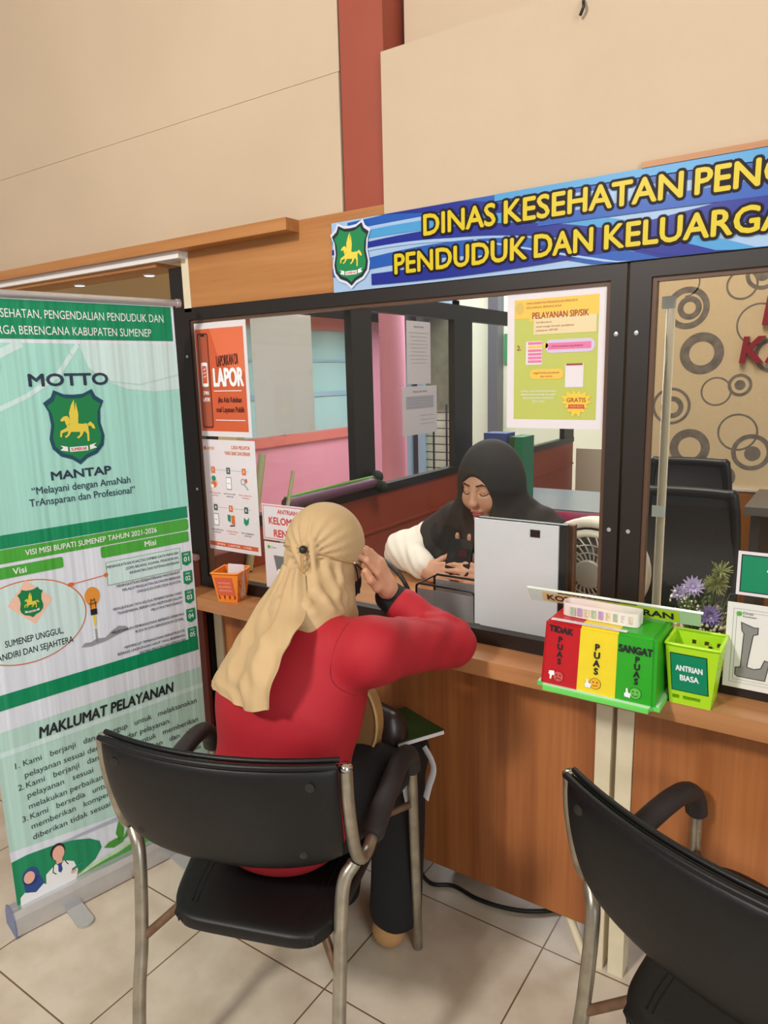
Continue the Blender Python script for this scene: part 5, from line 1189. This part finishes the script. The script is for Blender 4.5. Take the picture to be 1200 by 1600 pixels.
# ------------------------------------------------------------------ people
def unit(v): v = np.array(v, float); return v / np.linalg.norm(v)
def add_hand(B, W, d, n, l, curl=(.25, .35, .25), k=.006, size=1.0, fan=.10, thumb=None, spread=None):
    """palm and five fingers: W wrist, d towards the fingers, n back of hand, l towards the thumb"""
    W = np.array(W, float); d = unit(d); n = np.array(n, float); n = unit(n - d * (n @ d)); l0 = np.cross(d, n); l = l0 if l0 @ np.array(l, float) > 0 else -l0
    S_ = size
    B.cone(W - d * .02 * S_, W + d * .03 * S_, .021 * S_, .019 * S_, .015, flat=(l, 1.25))
    B.cone(W + d * .025 * S_, W + d * .072 * S_, .0145 * S_, .0125 * S_, .012, flat=(l, 2.6))
    tips = []
    for i, (off, bs, ls) in enumerate(((.0285, .082, 1.0), (.0100, .088, 1.1), (-.0090, .085, 1.02), (-.0265, .076, .82))):
        c = curl[i] if isinstance(curl[0], (list, tuple)) else curl
        dd = unit(d + l * fan * (1.2 - .9 * i)); p = W + d * bs * S_ + l * off * S_; r = (.0088, .0090, .0086, .0076)[i] * S_
        B.cone(W + d * .045 * S_ + l * off * .8 * S_, p, r * 1.15, r * 1.1, .008)
        ang = 0
        for j, L in enumerate((.042, .026, .021)):
            ang += c[j]; v = dd * math.cos(ang) - n * math.sin(ang); q = p + v * L * ls * S_
            B.cone(p, q, r * (1.04 - .06 * j), r * (.98 - .08 * j), .004 if j else .006); p = q
        tips.append(p)
    if thumb is None: thumb = ((.5, .85, -.25), (.85, .45, -.3), (.95, .1, -.35))
    p = W + d * .022 * S_ + l * .026 * S_ - n * .004; B.cone(W + d * .01, p, .014 * S_, .0135 * S_, .012)
    for j, (tv, L) in enumerate(zip(thumb, (.040, .032, .026))):
        v = unit(d * tv[0] + l * tv[1] + n * tv[2]); q = p + v * L * S_; B.cone(p, q, (.0125, .0105, .0095)[j] * S_, (.0105, .0098, .0082)[j] * S_, .006); p = q
    return tips, p
def add_head(B, c, f, ears=True):
    R_ = frame(f); L = lambda r, fw, u: np.array(c) + r * R_[0] + fw * R_[1] + u * R_[2]
    B.ell(L(0, -.008, .025), (.073, .092, .088), .02, rot=R_)
    B.cone(L(0, .030, -.02), L(0, .048, -.082), .062, .034, .03); B.ell(L(0, .066, -.094), (.022, .018, .016), .02, rot=R_)
    for s_ in (-1, 1):
        B.ell(L(s_ * .036, .060, -.030), (.026, .024, .026), .03, rot=R_)
        B.ell(L(s_ * .031, .082, .012), (.020, .014, .012), .014, 's', rot=R_); B.ell(L(s_ * .031, .071, .010), (.0155, .0145, .0125), .006, rot=R_)
        B.ell(L(s_ * .031, .073, .032), (.022, .010, .007), .012, rot=R_)
        if ears: B.ell(L(s_ * .074, -.005, .0), (.010, .018, .030), .006, rot=R_)
    B.cone(L(0, .084, .018), L(0, .102, -.022), .008, .0115, .012); B.ell(L(0, .102, -.026), (.017, .011, .010), .008, rot=R_)
    B.ell(L(0, .085, -.056), (.022, .010, .0065), .006, rot=R_); B.ell(L(0, .084, -.067), (.018, .010, .0070), .006, rot=R_)
    return L, R_
M_skin = mat('skin_light', rgb(206, 150, 118), 0.5, noise=.06, nscale=30); M_skin2 = mat('skin_tan', rgb(212, 158, 130), 0.5, noise=.06, nscale=30)

# ---- the clerk behind the glass
cl = thing('person', 'woman in a black headscarf and white sleeves looking down at a phone behind the glass', 'person', (-.98, 2.15, 0))
Fd = unit((-.14, -.94, -.24)); HC = np.array((-.965, 2.035, 1.108))
B = Body(); L, HR = add_head(B, HC, Fd, False)
B.cone(HC - np.array((0, -.02, .05)), (-.975, 2.11, .96), .052, .056, .02)
TOR = [((-.98, 2.14, .62), (-.98, 2.12, .93), .115, .10, 1.35), ((-1.13, 2.12, .95), (-.82, 2.13, .945), .055, .055, 1.0)]
for a, b, r1, r2, fl in TOR: B.cone(a, b, r1, r2, .04, flat=((1, 0, 0), fl))
B.ell((-.98, 2.16, .55), (.15, .12, .12), .04)
ARM = dict(SR=(-1.135, 2.115, .945), ER=(-1.262, 1.985, .868), WR=(-1.128, 1.905, .842), SL=(-.815, 2.125, .945), EL=(-.735, 1.98, .870), WL=(-.868, 1.905, .848))
for q in 'RL':
    B.cone(ARM['S' + q], ARM['E' + q], .045, .038, .03); B.cone(ARM['E' + q], ARM['W' + q], .038, .026, .02)
tr, _ = add_hand(B, np.array(ARM['WR']) - np.array((0, 0, .010)), (.93, -.22, .10), (-.25, -.9, .35), (0, .2, 1), curl=((.12, .25, .15), (.12, .25, .15), (.15, .3, .2), (.2, .35, .2)), size=.92, thumb=((.65, .7, -.6), (.75, .65, -.5), (.5, .95, -.1)))
tl, _ = add_hand(B, np.array(ARM['WL']) - np.array((0, 0, .010)), (-.93, -.16, .12), (.25, -.9, .35), (0, .2, 1), curl=((.12, .25, .15), (.12, .25, .15), (.15, .3, .2), (.2, .35, .2)), size=.92, thumb=((.65, .7, -.6), (.75, .65, -.5), (.5, .95, -.1)))
for x0_, x1_ in ((-1.055, -1.030), (-.950, -.988)):      # thumb tips over the phone's upper edge
    B.cone((x0_, 1.925, .850), (x1_, 1.945, .915), .0105, .009, .008); B.cone((x1_, 1.945, .915), (x1_, 1.940, .957), .009, .0075, .005)
for s_ in (-1, 1):      # seated legs under the desk
    B.cone((-.98 + s_ * .09, 2.13, .53), (-.98 + s_ * .11, 1.75, .50), .075, .06, .03); B.cone((-.98 + s_ * .11, 1.75, .50), (-.98 + s_ * .11, 1.80, .09), .055, .038, .02); B.cone((-.98 + s_ * .11, 1.82, .045), (-.98 + s_ * .11, 1.66, .03), .038, .028, .02)
bo = bodyobj('body', B, M_skin2, cl, .0042, smooth=1)
def blob_part(name, pts, r, m, parent, seg=8): return tubeobj(name, pts, r, m, parent, seg, 6)
def skin_pt(p, off):
    P = np.array([p], float)
    for _ in range(8):
        d = B.at(P); g = np.stack([(B.at(P + np.eye(3)[k] * .0008) - B.at(P - np.eye(3)[k] * .0008)) / .0016 for k in range(3)], 1); g /= np.linalg.norm(g) + 1e-9; P = P + g * (off - d)[:, None]
    return P[0]
for s_ in (-1, 1):
    e0, e1, e2 = [skin_pt(L(s_ * x, .09, u), .0004) for x, u in ((.014, .030), (.034, .036), (.050, .029))]
    bodyobj('eyebrow', Body().cone(e0, e1, .0024, .0026, .003).cone(e1, e2, .0026, .0014, .003), mat('brow_black', rgb(44, 30, 26), 0.7), cl, .0012, smooth=1)
    pts = [skin_pt(L(s_ * x, f_, u), .0006) for x, f_, u in ((.017, .0815, .003), (.025, .0845, -.0015), (.033, .084, -.002), (.041, .080, .0), (.048, .073, .004))]
    tubeobj('eyelash', pts, .0015, MATS['brow_black'], cl, 6, 4)
o = bodyobj('lips', Body().ell(L(0, .0905, -.0565), (.0215, .0062, .0046), .002, rot=HR).ell(L(0, .0895, -.0655), (.0165, .0065, .0052), .002, rot=HR), mat('lip_rose', rgb(186, 92, 92), 0.4), cl, .0015, smooth=1)
def sleeve(q):
    b = Body(); f1 = lambda X, Y, Z: .0022 * np.sin(95 * (X * .5 - Y * .4 + Z * .9)) + .0016 * np.sin(150 * (X + Z))
    b.cone(ARM['S' + q], ARM['E' + q], .060, .058, .03, disp=f1); w_ = np.array(ARM['W' + q]); e_ = np.array(ARM['E' + q]); b.cone(e_, e_ + (w_ - e_) * .86, .060, .044, .03, disp=f1)
    return b
M_cotton = mat('white_cotton', rgb(236, 226, 216), 0.8, bump=.05, bscale=120)
for q in 'RL': bodyobj('sleeve', sleeve(q), M_cotton, cl, .005, smooth=2)
b = Body()
for a, c_, r1, r2, fl in TOR: b.cone(a, c_, r1 + .014, r2 + .014, .05, flat=((1, 0, 0), fl))
b.ell((-.98, 2.16, .55), (.165, .135, .125), .04); bodyobj('blouse', b, mat('charcoal_cloth', rgb(62, 58, 60), 0.8), cl, .006)
b = Body()
for s_ in (-1, 1): b.cone((-.98 + s_ * .09, 2.13, .53), (-.98 + s_ * .11, 1.75, .50), .088, .072, .03); b.cone((-.98 + s_ * .11, 1.75, .50), (-.98 + s_ * .11, 1.80, .12), .068, .06, .03)
bodyobj('trousers', b, M_black, cl, .007)
for s_ in (-1, 1): bodyobj('shoe', Body().cone((-.98 + s_ * .11, 1.825, .047), (-.98 + s_ * .11, 1.66, .032), .046, .032, .02).half((0, 0, .001), (0, 0, -1)), M_black, cl, .006)
b = Body(); fold = lambda X, Y, Z: .0035 * np.sin(48 * (X * .9 + Y * .3) + 22 * Z) + .002 * np.sin(90 * (X - Z * .6))
b.ell(L(0, -.018, .030), (.096, .110, .112), .02, rot=HR)
b.cone(L(0, -.01, -.02), (-.968, 2.07, .955), .092, .115, .05, flat=((1, 0, 0), 1.12)); b.cone((-.968, 2.07, .955), (-.985, 2.07, .84), .118, .135, .06, flat=((1, 0, 0), 1.35), disp=fold)
b.cone((-.99, 2.11, .96), (-1.125, 2.10, .935), .085, .078, .05, disp=fold); b.cone((-1.125, 2.10, .935), (-1.19, 2.05, .895), .076, .070, .04, disp=fold)
b.cone((-.95, 2.11, .97), (-.82, 2.12, .94), .088, .080, .05, disp=fold); b.cone((-.82, 2.12, .94), (-.77, 2.06, .90), .078, .07, .04, disp=fold)
b.ell(L(0, .112, -.022), (.057, .085, .086), .012, 's', rot=HR)
bodyobj('headscarf', b, mat('black_jersey', rgb(38, 32, 31), 0.85), cl, .0045, smooth=5)
# phone in her hands
ph = thing('smartphone', 'black smartphone held up in both hands by the clerk', 'phone', (-1.0, 1.885, .83))
pu = Vector((0, .38, .92)).normalized(); pn = Vector((0, -.92, .38)).normalized(); px_ = Vector((1, 0, -.03)).normalized(); pc = Vector((-1.005, 1.905, .894))
def slab_on(name, w_, h_, t_, off, m, r=.008, cx=0, cy=0, par=None):
    bm = bmesh.new(); pts = []
    for sx, sy, a0 in ((1, 1, 0), (-1, 1, 90), (-1, -1, 180), (1, -1, 270)):
        for k in range(5):
            a = math.radians(a0 + 22.5 * k); pts.append(pc + px_ * (cx + sx * (w_ / 2 - r) + r * math.cos(a)) + pu * (cy + sy * (h_ / 2 - r) + r * math.sin(a)) + pn * off)
    prism(bm, pts, pn * t_); return obj(name, bm, m, par or ph)
slab_on('case', .084, .112, .009, -.0045, mat('phone_black', rgb(24, 22, 24), 0.2)); slab_on('screen', .076, .104, .0006, -.0052, mat('screen_dark', rgb(40, 44, 52), 0.1))
slab_on('camera_module', .030, .022, .0014, .0045, mat('camera_glossy', rgb(70, 30, 34), 0.15), .005, .012, .012)

# ---- the visitor in red
vi = thing('person', 'woman in a red top and beige headscarf seated with her back to the camera', 'person', (-.91, 1.05, 0))
lat = unit((.985, .17, 0)); fwd = unit((-.17, .985, 0))
J = dict(SR=(-.772, 1.085, .920), ER=(-.736, 1.352, .852), WR=(-.880, 1.322, .948), SL=(-1.005, 1.055, .880), EL=(-1.17, 1.26, .72), WL=(-1.07, 1.37, .61),
         HR=(-.875, 1.05, .545), KR=(-.928, 1.425, .492), AR=(-.905, 1.350, .085), HL=(-1.010, 1.01, .545), KL=(-1.085, 1.40, .492), AL=(-1.09, 1.33, .085))
VH = np.array((-.970, 1.195, 1.066)); Vf = unit((-.16, .92, -.34))
def torso(b, g, disp=None):
    b.ell((-.948, .985, .560), (.142 + g, .120 + g, .115 + g), .06, rot=np.stack([lat, fwd, (0, 0, 1)]), disp=disp)
    b.cone((-.950, .990, .61), (-.942, 1.030, .80), .108 + g, .110 + g, .06, flat=(lat, 1.26), disp=disp)
    b.cone((-.942, 1.030, .80), (-.922, 1.075, .885), .110 + g, .088 + g, .05, flat=(lat, 1.28), disp=disp)
    b.cone(J['SR'], J['SL'], .052 + g, .050 + g, .05, disp=disp)
    b.ell((-.955, 1.12, .79), (.110 + g, .085 + g, .11 + g), .05, disp=disp)
def arm(b, q, g, disp=None, end=1.0, rr=(.050, .043, .038, .027)):
    b.cone(J['S' + q], J['E' + q], rr[0] + g, rr[1] + g, .035, disp=disp); e = np.array(J['E' + q]); w_ = np.array(J['W' + q]); b.cone(e, e + (w_ - e) * end, rr[2] + g, rr[3] + (rr[2] - rr[3]) * (1 - end) + g, .02, disp=disp)
def legs(b, g, flare=0, disp=None):
    for q in 'RL': b.cone(J['H' + q], J['K' + q], .078 + g, .060 + g, .03, disp=disp); b.cone(J['K' + q], J['A' + q], .055 + g, .036 + g + flare, .03, disp=disp)
B = Body(); L, HR = add_head(B, VH, Vf, False); B.cone(VH - np.array((0, .02, .05)), (-.925, 1.10, .945), .050, .055, .02)
torso(B, -.006); arm(B, 'R', -.004); arm(B, 'L', -.004); legs(B, -.004)
for q in 'RL':
    a = np.array(J['A' + q]); B.cone(a - np.array((0, 0, .035)), a + np.array((-.045, .115, -.058)), .034, .024, .02); B.cone(a, a - np.array((0, .01, .045)), .032, .034, .01)
# raised right hand beside the temple, fingers up, thumb by the cheek
add_hand(B, (-.872, 1.314, .962), (-.14, -.42, .90), (.86, .30, .28), (-.5, -.75, -.3), curl=((.20, .45, .30), (.25, .50, .35), (.35, .6, .4), (.45, .7, .45)), size=.98, fan=.09, thumb=((.75, .55, -.05), (.95, .25, -.10), (.98, -.05, -.1)))
add_hand(B, np.array(J['WL']) + np.array((.01, 0, 0)), (.9, .25, -.15), (0, .1, 1), (0, 1, 0), curl=(.25, .4, .3), size=.95)
bodyobj('body', B, M_skin, vi, .0042, smooth=1)
M_shirt = mat('red_knit', rgb(168, 20, 35), 0.75, bump=.04, bscale=220)
fr = lambda X, Y, Z: .0016 * np.sin(48 * (X * .9 + Y * .35 - Z * 1.1)) + .0010 * np.sin(85 * (Y * .6 + X - Z * .8))
b = Body(); torso(b, .008, lambda X, Y, Z: .0016 * np.sin(26 * (X - .7 * Z) + 9 * Y)); arm(b, 'R', .013, fr, .76, (.050, .041, .036, .029)); arm(b, 'L', .012, fr, .9)
for q0, q1, q2 in (((-.772, 1.30, .925), (-.748, 1.345, .915), (-.715, 1.375, .885)), ((-.800, 1.285, .900), (-.770, 1.315, .905), (-.730, 1.350, .908)), ((-.785, 1.20, .965), (-.760, 1.235, .955), (-.730, 1.27, .925))):
    P3 = []
    for q in (q0, q1, q2):
        P = np.array([q], float)
        for _ in range(6):
            d = b.at(P); g = np.stack([(b.at(P + np.eye(3)[k] * .001) - b.at(P - np.eye(3)[k] * .001)) / .002 for k in range(3)], 1); g /= np.linalg.norm(g) + 1e-9; P = P - g * (d + .002)[:, None]
        P3.append(P[0])
    for p, q in zip(P3, P3[1:]): b.cone(p, q, .0055, .0055, .012)
bodyobj('red_top', b, M_shirt, vi, .005, smooth=2)
seam = []
for i in range(13):
    a = -1.9 + 3.1 * i / 12; P = np.array([np.array(J['SR']) + np.array((-.038, -.09 * math.cos(a), .09 * math.sin(a)))])
    for _ in range(8):
        d = b.at(P); g = np.stack([(b.at(P + np.eye(3)[k] * .001) - b.at(P - np.eye(3)[k] * .001)) / .002 for k in range(3)], 1); g /= np.linalg.norm(g) + 1e-9; P = P - g * (d - .0002)[:, None]
    seam.append(Vector(P[0]))
tubeobj('shoulder_seam', seam, .0013, mat('seam_red', rgb(128, 14, 28), 0.8), vi, 5, 3)
e = np.array(J['ER']); w_ = np.array(J['WR']); b = Body(); b.cone(e + (w_ - e) * .74, e + (w_ - e) * 1.0, .0425, .0365, .01); bodyobj('cuff', b, mat('black_rib', rgb(24, 22, 24), 0.85, bump=.1, bscale=300), vi, .004, smooth=1)
b = Body(); legs(b, .012, .022, lambda X, Y, Z: .0016 * np.sin(60 * X + 20 * Z)); b.half((0, 0, .055), (0, 0, -1)); bodyobj('trousers', b, mat('black_trouser', rgb(20, 19, 21), 0.85), vi, .006, smooth=2)
for q in 'RL':
    a = np.array(J['A' + q]); b = Body(); b.cone(a - np.array((0, .035, .042)), a + np.array((-.05, .12, -.055)), .042, .032, .02, flat=((1, 0, 0), 1.05)); b.half((0, 0, .001), (0, 0, -1)); bodyobj('shoe', b, mat('tan_suede', rgb(180, 138, 88), 0.8), vi, .005)
# beige headscarf: cap gathered by a cord, wrap round the neck, tail down the back
M_scarf = mat('beige_jersey', rgb(192, 163, 121), 0.8, bump=.03, bscale=260)
BK = L(.012, -.112, -.006)
def gather(X, Y, Z):
    dx, dy, dz = X - BK[0], Y - BK[1], Z - BK[2]
    r = np.sqrt(dx * dx + dy * dy + dz * dz); a = np.arctan2(dz + .01, dx * HR[0][0] + dy * HR[0][1]); return .0060 * np.sin(19 * a) * np.exp(-(r / .07) ** 2)
b = Body(); b.ell(L(0, -.002, .026), (.084, .106, .094), .02, rot=HR, disp=gather)
wr = lambda X, Y, Z: .0048 * np.sin(80 * ((X - VH[0]) * HR[0][0] + (Y - VH[1]) * HR[0][1]) + 25 * (Z - 1.0)) + .0016 * np.sin(60 * (X + Y) - 90 * Z)
b.cone(L(0, -.006, -.030), (-.955, 1.13, .985), .071, .070, .02, disp=wr); b.cone((-.955, 1.13, .985), (-.940, 1.083, .945), .070, .086, .03, flat=(lat, 1.1), disp=wr)
b.cone(L(0, .03, -.06), (-.955, 1.17, .95), .048, .070, .03, disp=wr)
def on_scarf(p, off=0.0):
    P = np.array([p], float)
    for _ in range(8):
        d = b.at(P); g = np.stack([(b.at(P + np.eye(3)[k] * .001) - b.at(P - np.eye(3)[k] * .001)) / .002 for k in range(3)], 1); g /= np.linalg.norm(g) + 1e-9; P = P + g * (off - d)[:, None]
    return P[0]
ridges = []
for a0, a1, z1, r_ in ((-1.1, -.9, -.105, .006), (-.75, -.75, -.12, .0065), (-.45, -.25, -.135, .006), (-.12, .35, -.12, .006), (.25, .75, -.115, .0065), (.6, 1.05, -.10, .006), (.95, 1.3, -.085, .005), (.1, .15, -.10, .004)):
    pts = [on_scarf(L(.13 * math.sin(a0 + (a1 - a0) * t), -.13 * math.cos(a0 + (a1 - a0) * t), -.018 + (z1 + .018) * t), -.002) for t in (0, .25, .5, .75, 1)]
    ridges.append((pts, r_))
for q0, q1, q2 in (((-.878, 1.02, 1.0), (-.862, 1.035, 1.004), (-.85, 1.10, .985)), ((-.925, 1.0, .985), (-.885, 1.01, .992), (-.85, 1.09, .968)), ((-.99, 1.02, .965), (-.93, 1.0, .972), (-.88, 1.02, .975)), ((-.96, 1.03, 1.01), (-.91, 1.01, 1.015), (-.875, 1.04, 1.03))):
    ridges.append(([on_scarf(q, -.001) for q in (q0, q1, q2)], .0055))
for pts, r_ in ridges:
    for p, q in zip(pts, pts[1:]): b.cone(p, q, r_, r_, .011)
b.ell(L(0, .128, -.030), (.066, .090, .088), .012, 's', rot=HR)
bodyobj('headscarf', b, M_scarf, vi, .0045, smooth=2)
# tail of the scarf: lofted cloth laid over the back
SHIRT = Body(); torso(SHIRT, .008); arm(SHIRT, 'L', .012)
rows = [[(-1.035, 1.17, 1.045), (-1.025, 1.125, 1.055), (-1.000, 1.095, 1.065), (-.965, 1.080, 1.065), (-.93, 1.078, 1.06)],
        [(-1.060, 1.17, .990), (-1.045, 1.105, 1.000), (-1.005, 1.050, 1.005), (-.945, 1.025, 1.010), (-.89, 1.025, 1.015)],
        [(-1.070, 1.13, .925), (-1.045, 1.055, .940), (-1.010, .995, .955), (-.930, .968, .975), (-.862, .975, .995)],
        [(-1.090, 1.05, .880), (-1.050, .985, .895), (-1.000, .955, .915), (-.925, .930, .945), (-.856, .922, .970)],
        [(-1.095, 1.00, .840), (-1.058, .945, .850), (-.985, .905, .872), (-.915, .885, .900), (-.850, .885, .925)],
        [(-1.062, .975, .815), (-1.028, .925, .835), (-.965, .890, .838), (-.905, .876, .845), (-.860, .874, .858)]]
nu, nv = 48, 56
cols = []
for r_ in rows: cols.append([np.array(p) for p in catmull(r_, nu // 4)])
G = np.zeros((nv + 1, len(cols[0]), 3))
for j in range(len(cols[0])):
    c = catmull([tuple(cols[i][j]) for i in range(len(rows))], 11); c = [np.array(p) for p in c]
    for i in range(nv + 1):
        x = i / nv * (len(c) - 1); k = min(int(x), len(c) - 2); G[i, j] = c[k] + (c[k + 1] - c[k]) * (x - k)
NU = G.shape[1]
du = np.gradient(G, axis=1); dv = np.gradient(G, axis=0); nr = np.cross(du, dv); nr /= np.linalg.norm(nr, axis=2, keepdims=True)
if nr[nv // 2, NU // 2] @ np.array((0, -1, .2)) < 0: nr = -nr
U, V_ = np.meshgrid(np.linspace(0, 1, NU), np.linspace(0, 1, nv + 1))
fo = .0085 * np.sin(2 * PI * (2.6 * U + .35 * V_)) * (.35 + .65 * np.sin(PI * np.clip(V_ * .9 + .1, 0, 1))) + .0045 * np.sin(2 * PI * (5.7 * U - .8 * V_) + 1) * (1 - .5 * V_) + .003 * np.sin(2 * PI * (1.3 * U + 2.2 * V_)) + .0042 * np.sin(2 * PI * (3.4 * U - 3.1 * V_ + .4 * np.sin(5 * V_))) * np.clip(V_ * 1.6, 0, 1) * (1 - .5 * U)
G = G + nr * fo[..., None]
P = G.reshape(-1, 3)
for it in range(6):
    d = SHIRT.at(P); g_ = np.stack([(SHIRT.at(P + np.eye(3)[k] * .002) - SHIRT.at(P - np.eye(3)[k] * .002)) / .004 for k in range(3)], 1); g_ /= np.linalg.norm(g_, axis=1, keepdims=True) + 1e-6
    P = P + g_ * np.clip(.007 + .5 * (fo.reshape(-1) + .012) * .4 - d, 0, .02)[:, None]
G = P.reshape(G.shape)
bm = bmesh.new(); vv = [[bm.verts.new(tuple(G[i, j])) for j in range(NU)] for i in range(nv + 1)]
for i in range(nv):
    for j in range(NU - 1): bm.faces.new((vv[i][j], vv[i][j + 1], vv[i + 1][j + 1], vv[i + 1][j]))
bmesh.ops.smooth_vert(bm, verts=bm.verts, factor=.4, use_axis_x=True, use_axis_y=True, use_axis_z=True)
bmesh.ops.recalc_face_normals(bm, faces=bm.faces); bmesh.ops.solidify(bm, geom=bm.faces[:], thickness=.0025)
obj('scarf_tail', bm, M_scarf, vi, smooth=True, angle=1.2)
# cord, toggle, mask and its straps
SC = Body(); SC.ell(L(0, -.002, .026), (.084, .106, .094), .02, rot=HR); SC.cone(L(0, -.006, -.030), (-.952, 1.13, .985), .074, .076, .02)
def snap(p, off):
    P = np.array([p], float)
    for _ in range(8):
        d = SC.at(P); g = np.stack([(SC.at(P + np.eye(3)[k] * .001) - SC.at(P - np.eye(3)[k] * .001)) / .002 for k in range(3)], 1); g /= np.linalg.norm(g) + 1e-9; P = P + g * (off - d)[:, None]
    return Vector(P[0])
cord = [snap(L(.13 * math.sin(a), -.13 * math.cos(a), -.004 - .012 * math.sin(a)), .0015) for a in [-2.0 + 4.0 * i / 24 for i in range(25)]]
tubeobj('cord', cord, .0026, mat('cord_tan', rgb(176, 140, 90), 0.8), vi, 6, 2)
tg = snap(L(.010, -.13, -.004), .008)
bm = bmesh.new(); bmesh.ops.create_icosphere(bm, subdivisions=2, radius=.009, matrix=Matrix.Translation(tg)); obj('toggle', bm, M_black, vi, smooth=True)
for dx in (0, .010): tubeobj('cord_end', [tg, tg + Vector((.002 + dx * .5, -.014, -.04)), tg + Vector((.010 + dx, -.045, -.09)), tg + Vector((.035 + dx, -.10, -.15)), tg + Vector((.048, -.115, -.165))], .0016, MATS['cord_tan'], vi, 5)
mk = Body(); mk.ell(L(0, .070, -.052), (.062, .050, .056), .01, rot=HR); mk.half(L(0, .045, 0), -HR[1]); mk.half(L(0, 0, -.004), HR[2]); bodyobj('face_mask', mk, mat('mask_black', rgb(22, 22, 26), 0.85), vi, .004)
for u_ in (-.010, -.062): tubeobj('mask_strap', [snap(L(.09, -.012, -.012), .002), snap(L(.10, .025, -.018 + .3 * u_), .003), Vector(L(.072, .052, u_ - .01)), Vector(L(.058, .058, u_))], .0018, M_black, vi, 6)
bm = bmesh.new(); bmesh.ops.create_icosphere(bm, subdivisions=2, radius=.0042, matrix=Matrix.Translation(snap(L(.09, -.014, -.012), .003))); obj('strap_clip', bm, M_chrome, vi, smooth=True)

# things in her lap
t = thing('handbag', 'tan and dark brown handbag on the lap of the woman in red', 'handbag', (-.89, 1.30, .56))
M_tanl = mat('tan_leather', rgb(158, 118, 72), 0.45); M_dkl = mat('dark_gloss_leather', rgb(46, 34, 31), 0.34)
def oval(cx, cz, a, b_, y0, y1, n=28, sk=0): return [Vector((cx + a * math.cos(2 * PI * k / n) , y0 + sk * math.cos(2 * PI * k / n), cz + b_ * math.sin(2 * PI * k / n))) for k in range(n)]
bodyobj('bag_body', Body().cone((-.985, 1.325, .600), (-.895, 1.335, .588), .050, .042, .02, flat=((0, 0, 1), 1.18)).cone((-.97, 1.33, .645), (-.895, 1.335, .632), .020, .016, .04), M_dkl, t, .004, smooth=2)
bm = bmesh.new(); prism(bm, oval(-.930, .655, .050, .088, 1.250, 0), (0, .03, 0)); obj('flap', bm, M_tanl, t, bevel=.004)
tubeobj('flap_piping', oval(-.930, .655, .051, .089, 1.249, 0), .0035, mat('pale_tan', rgb(206, 170, 116), 0.4), t, 6, 1, True, True)
for x in (-.92, -.893): tubeobj('zip_pull', [(x, 1.285, .625), (x + .004, 1.278, .605), (x + .002, 1.278, .585)], .003, mat('brass', rgb(214, 170, 96), 0.25, 0.9), t, 6)
t = thing('booklet', 'green and white booklet on the knee beside the handbag', 'booklet', (-.82, 1.33, .575))
Rb = Matrix.Translation((-.915, 1.415, .562)) @ Matrix.Rotation(-.5, 4, 'Z') @ Matrix.Rotation(-.12, 4, 'Y')
bm = bmesh.new(); box(bm, (-.10, -.065, 0), (.10, .065, .010)); bmesh.ops.transform(bm, matrix=Rb, verts=bm.verts); obj('pages', bm, M_paper, t)
bm = bmesh.new(); box(bm, (-.102, -.067, .010), (.102, .067, .0115)); bmesh.ops.transform(bm, matrix=Rb, verts=bm.verts); obj('cover', bm, mat('cover_green', rgb(44, 92, 48), 0.4, noise=.4, nscale=16), t)
bm = bmesh.new(); box(bm, (-.10, -.066, .0116), (-.02, -.054, .0122)); bmesh.ops.transform(bm, matrix=Rb, verts=bm.verts); obj('yellow_stripe', bm, mat('stripe_yellow', rgb(206, 180, 60), 0.4), t)
t = thing('carrier_bag', 'white plastic carrier bag hanging beside the right knee under the armrest', 'bag', (-.78, 1.37, .45))
M_plast = mat('white_polythene', rgb(224, 226, 232), 0.35)
for a in ([(-.835, 1.39, .545), (-.812, 1.385, .52), (-.803, 1.38, .495), (-.816, 1.38, .45), (-.826, 1.38, .41)], [(-.872, 1.345, .52), (-.866, 1.340, .495), (-.860, 1.338, .455), (-.848, 1.336, .405)]): tubeobj('handle_strip', a, .010, M_plast, t, 8, flat=(.18, 1))
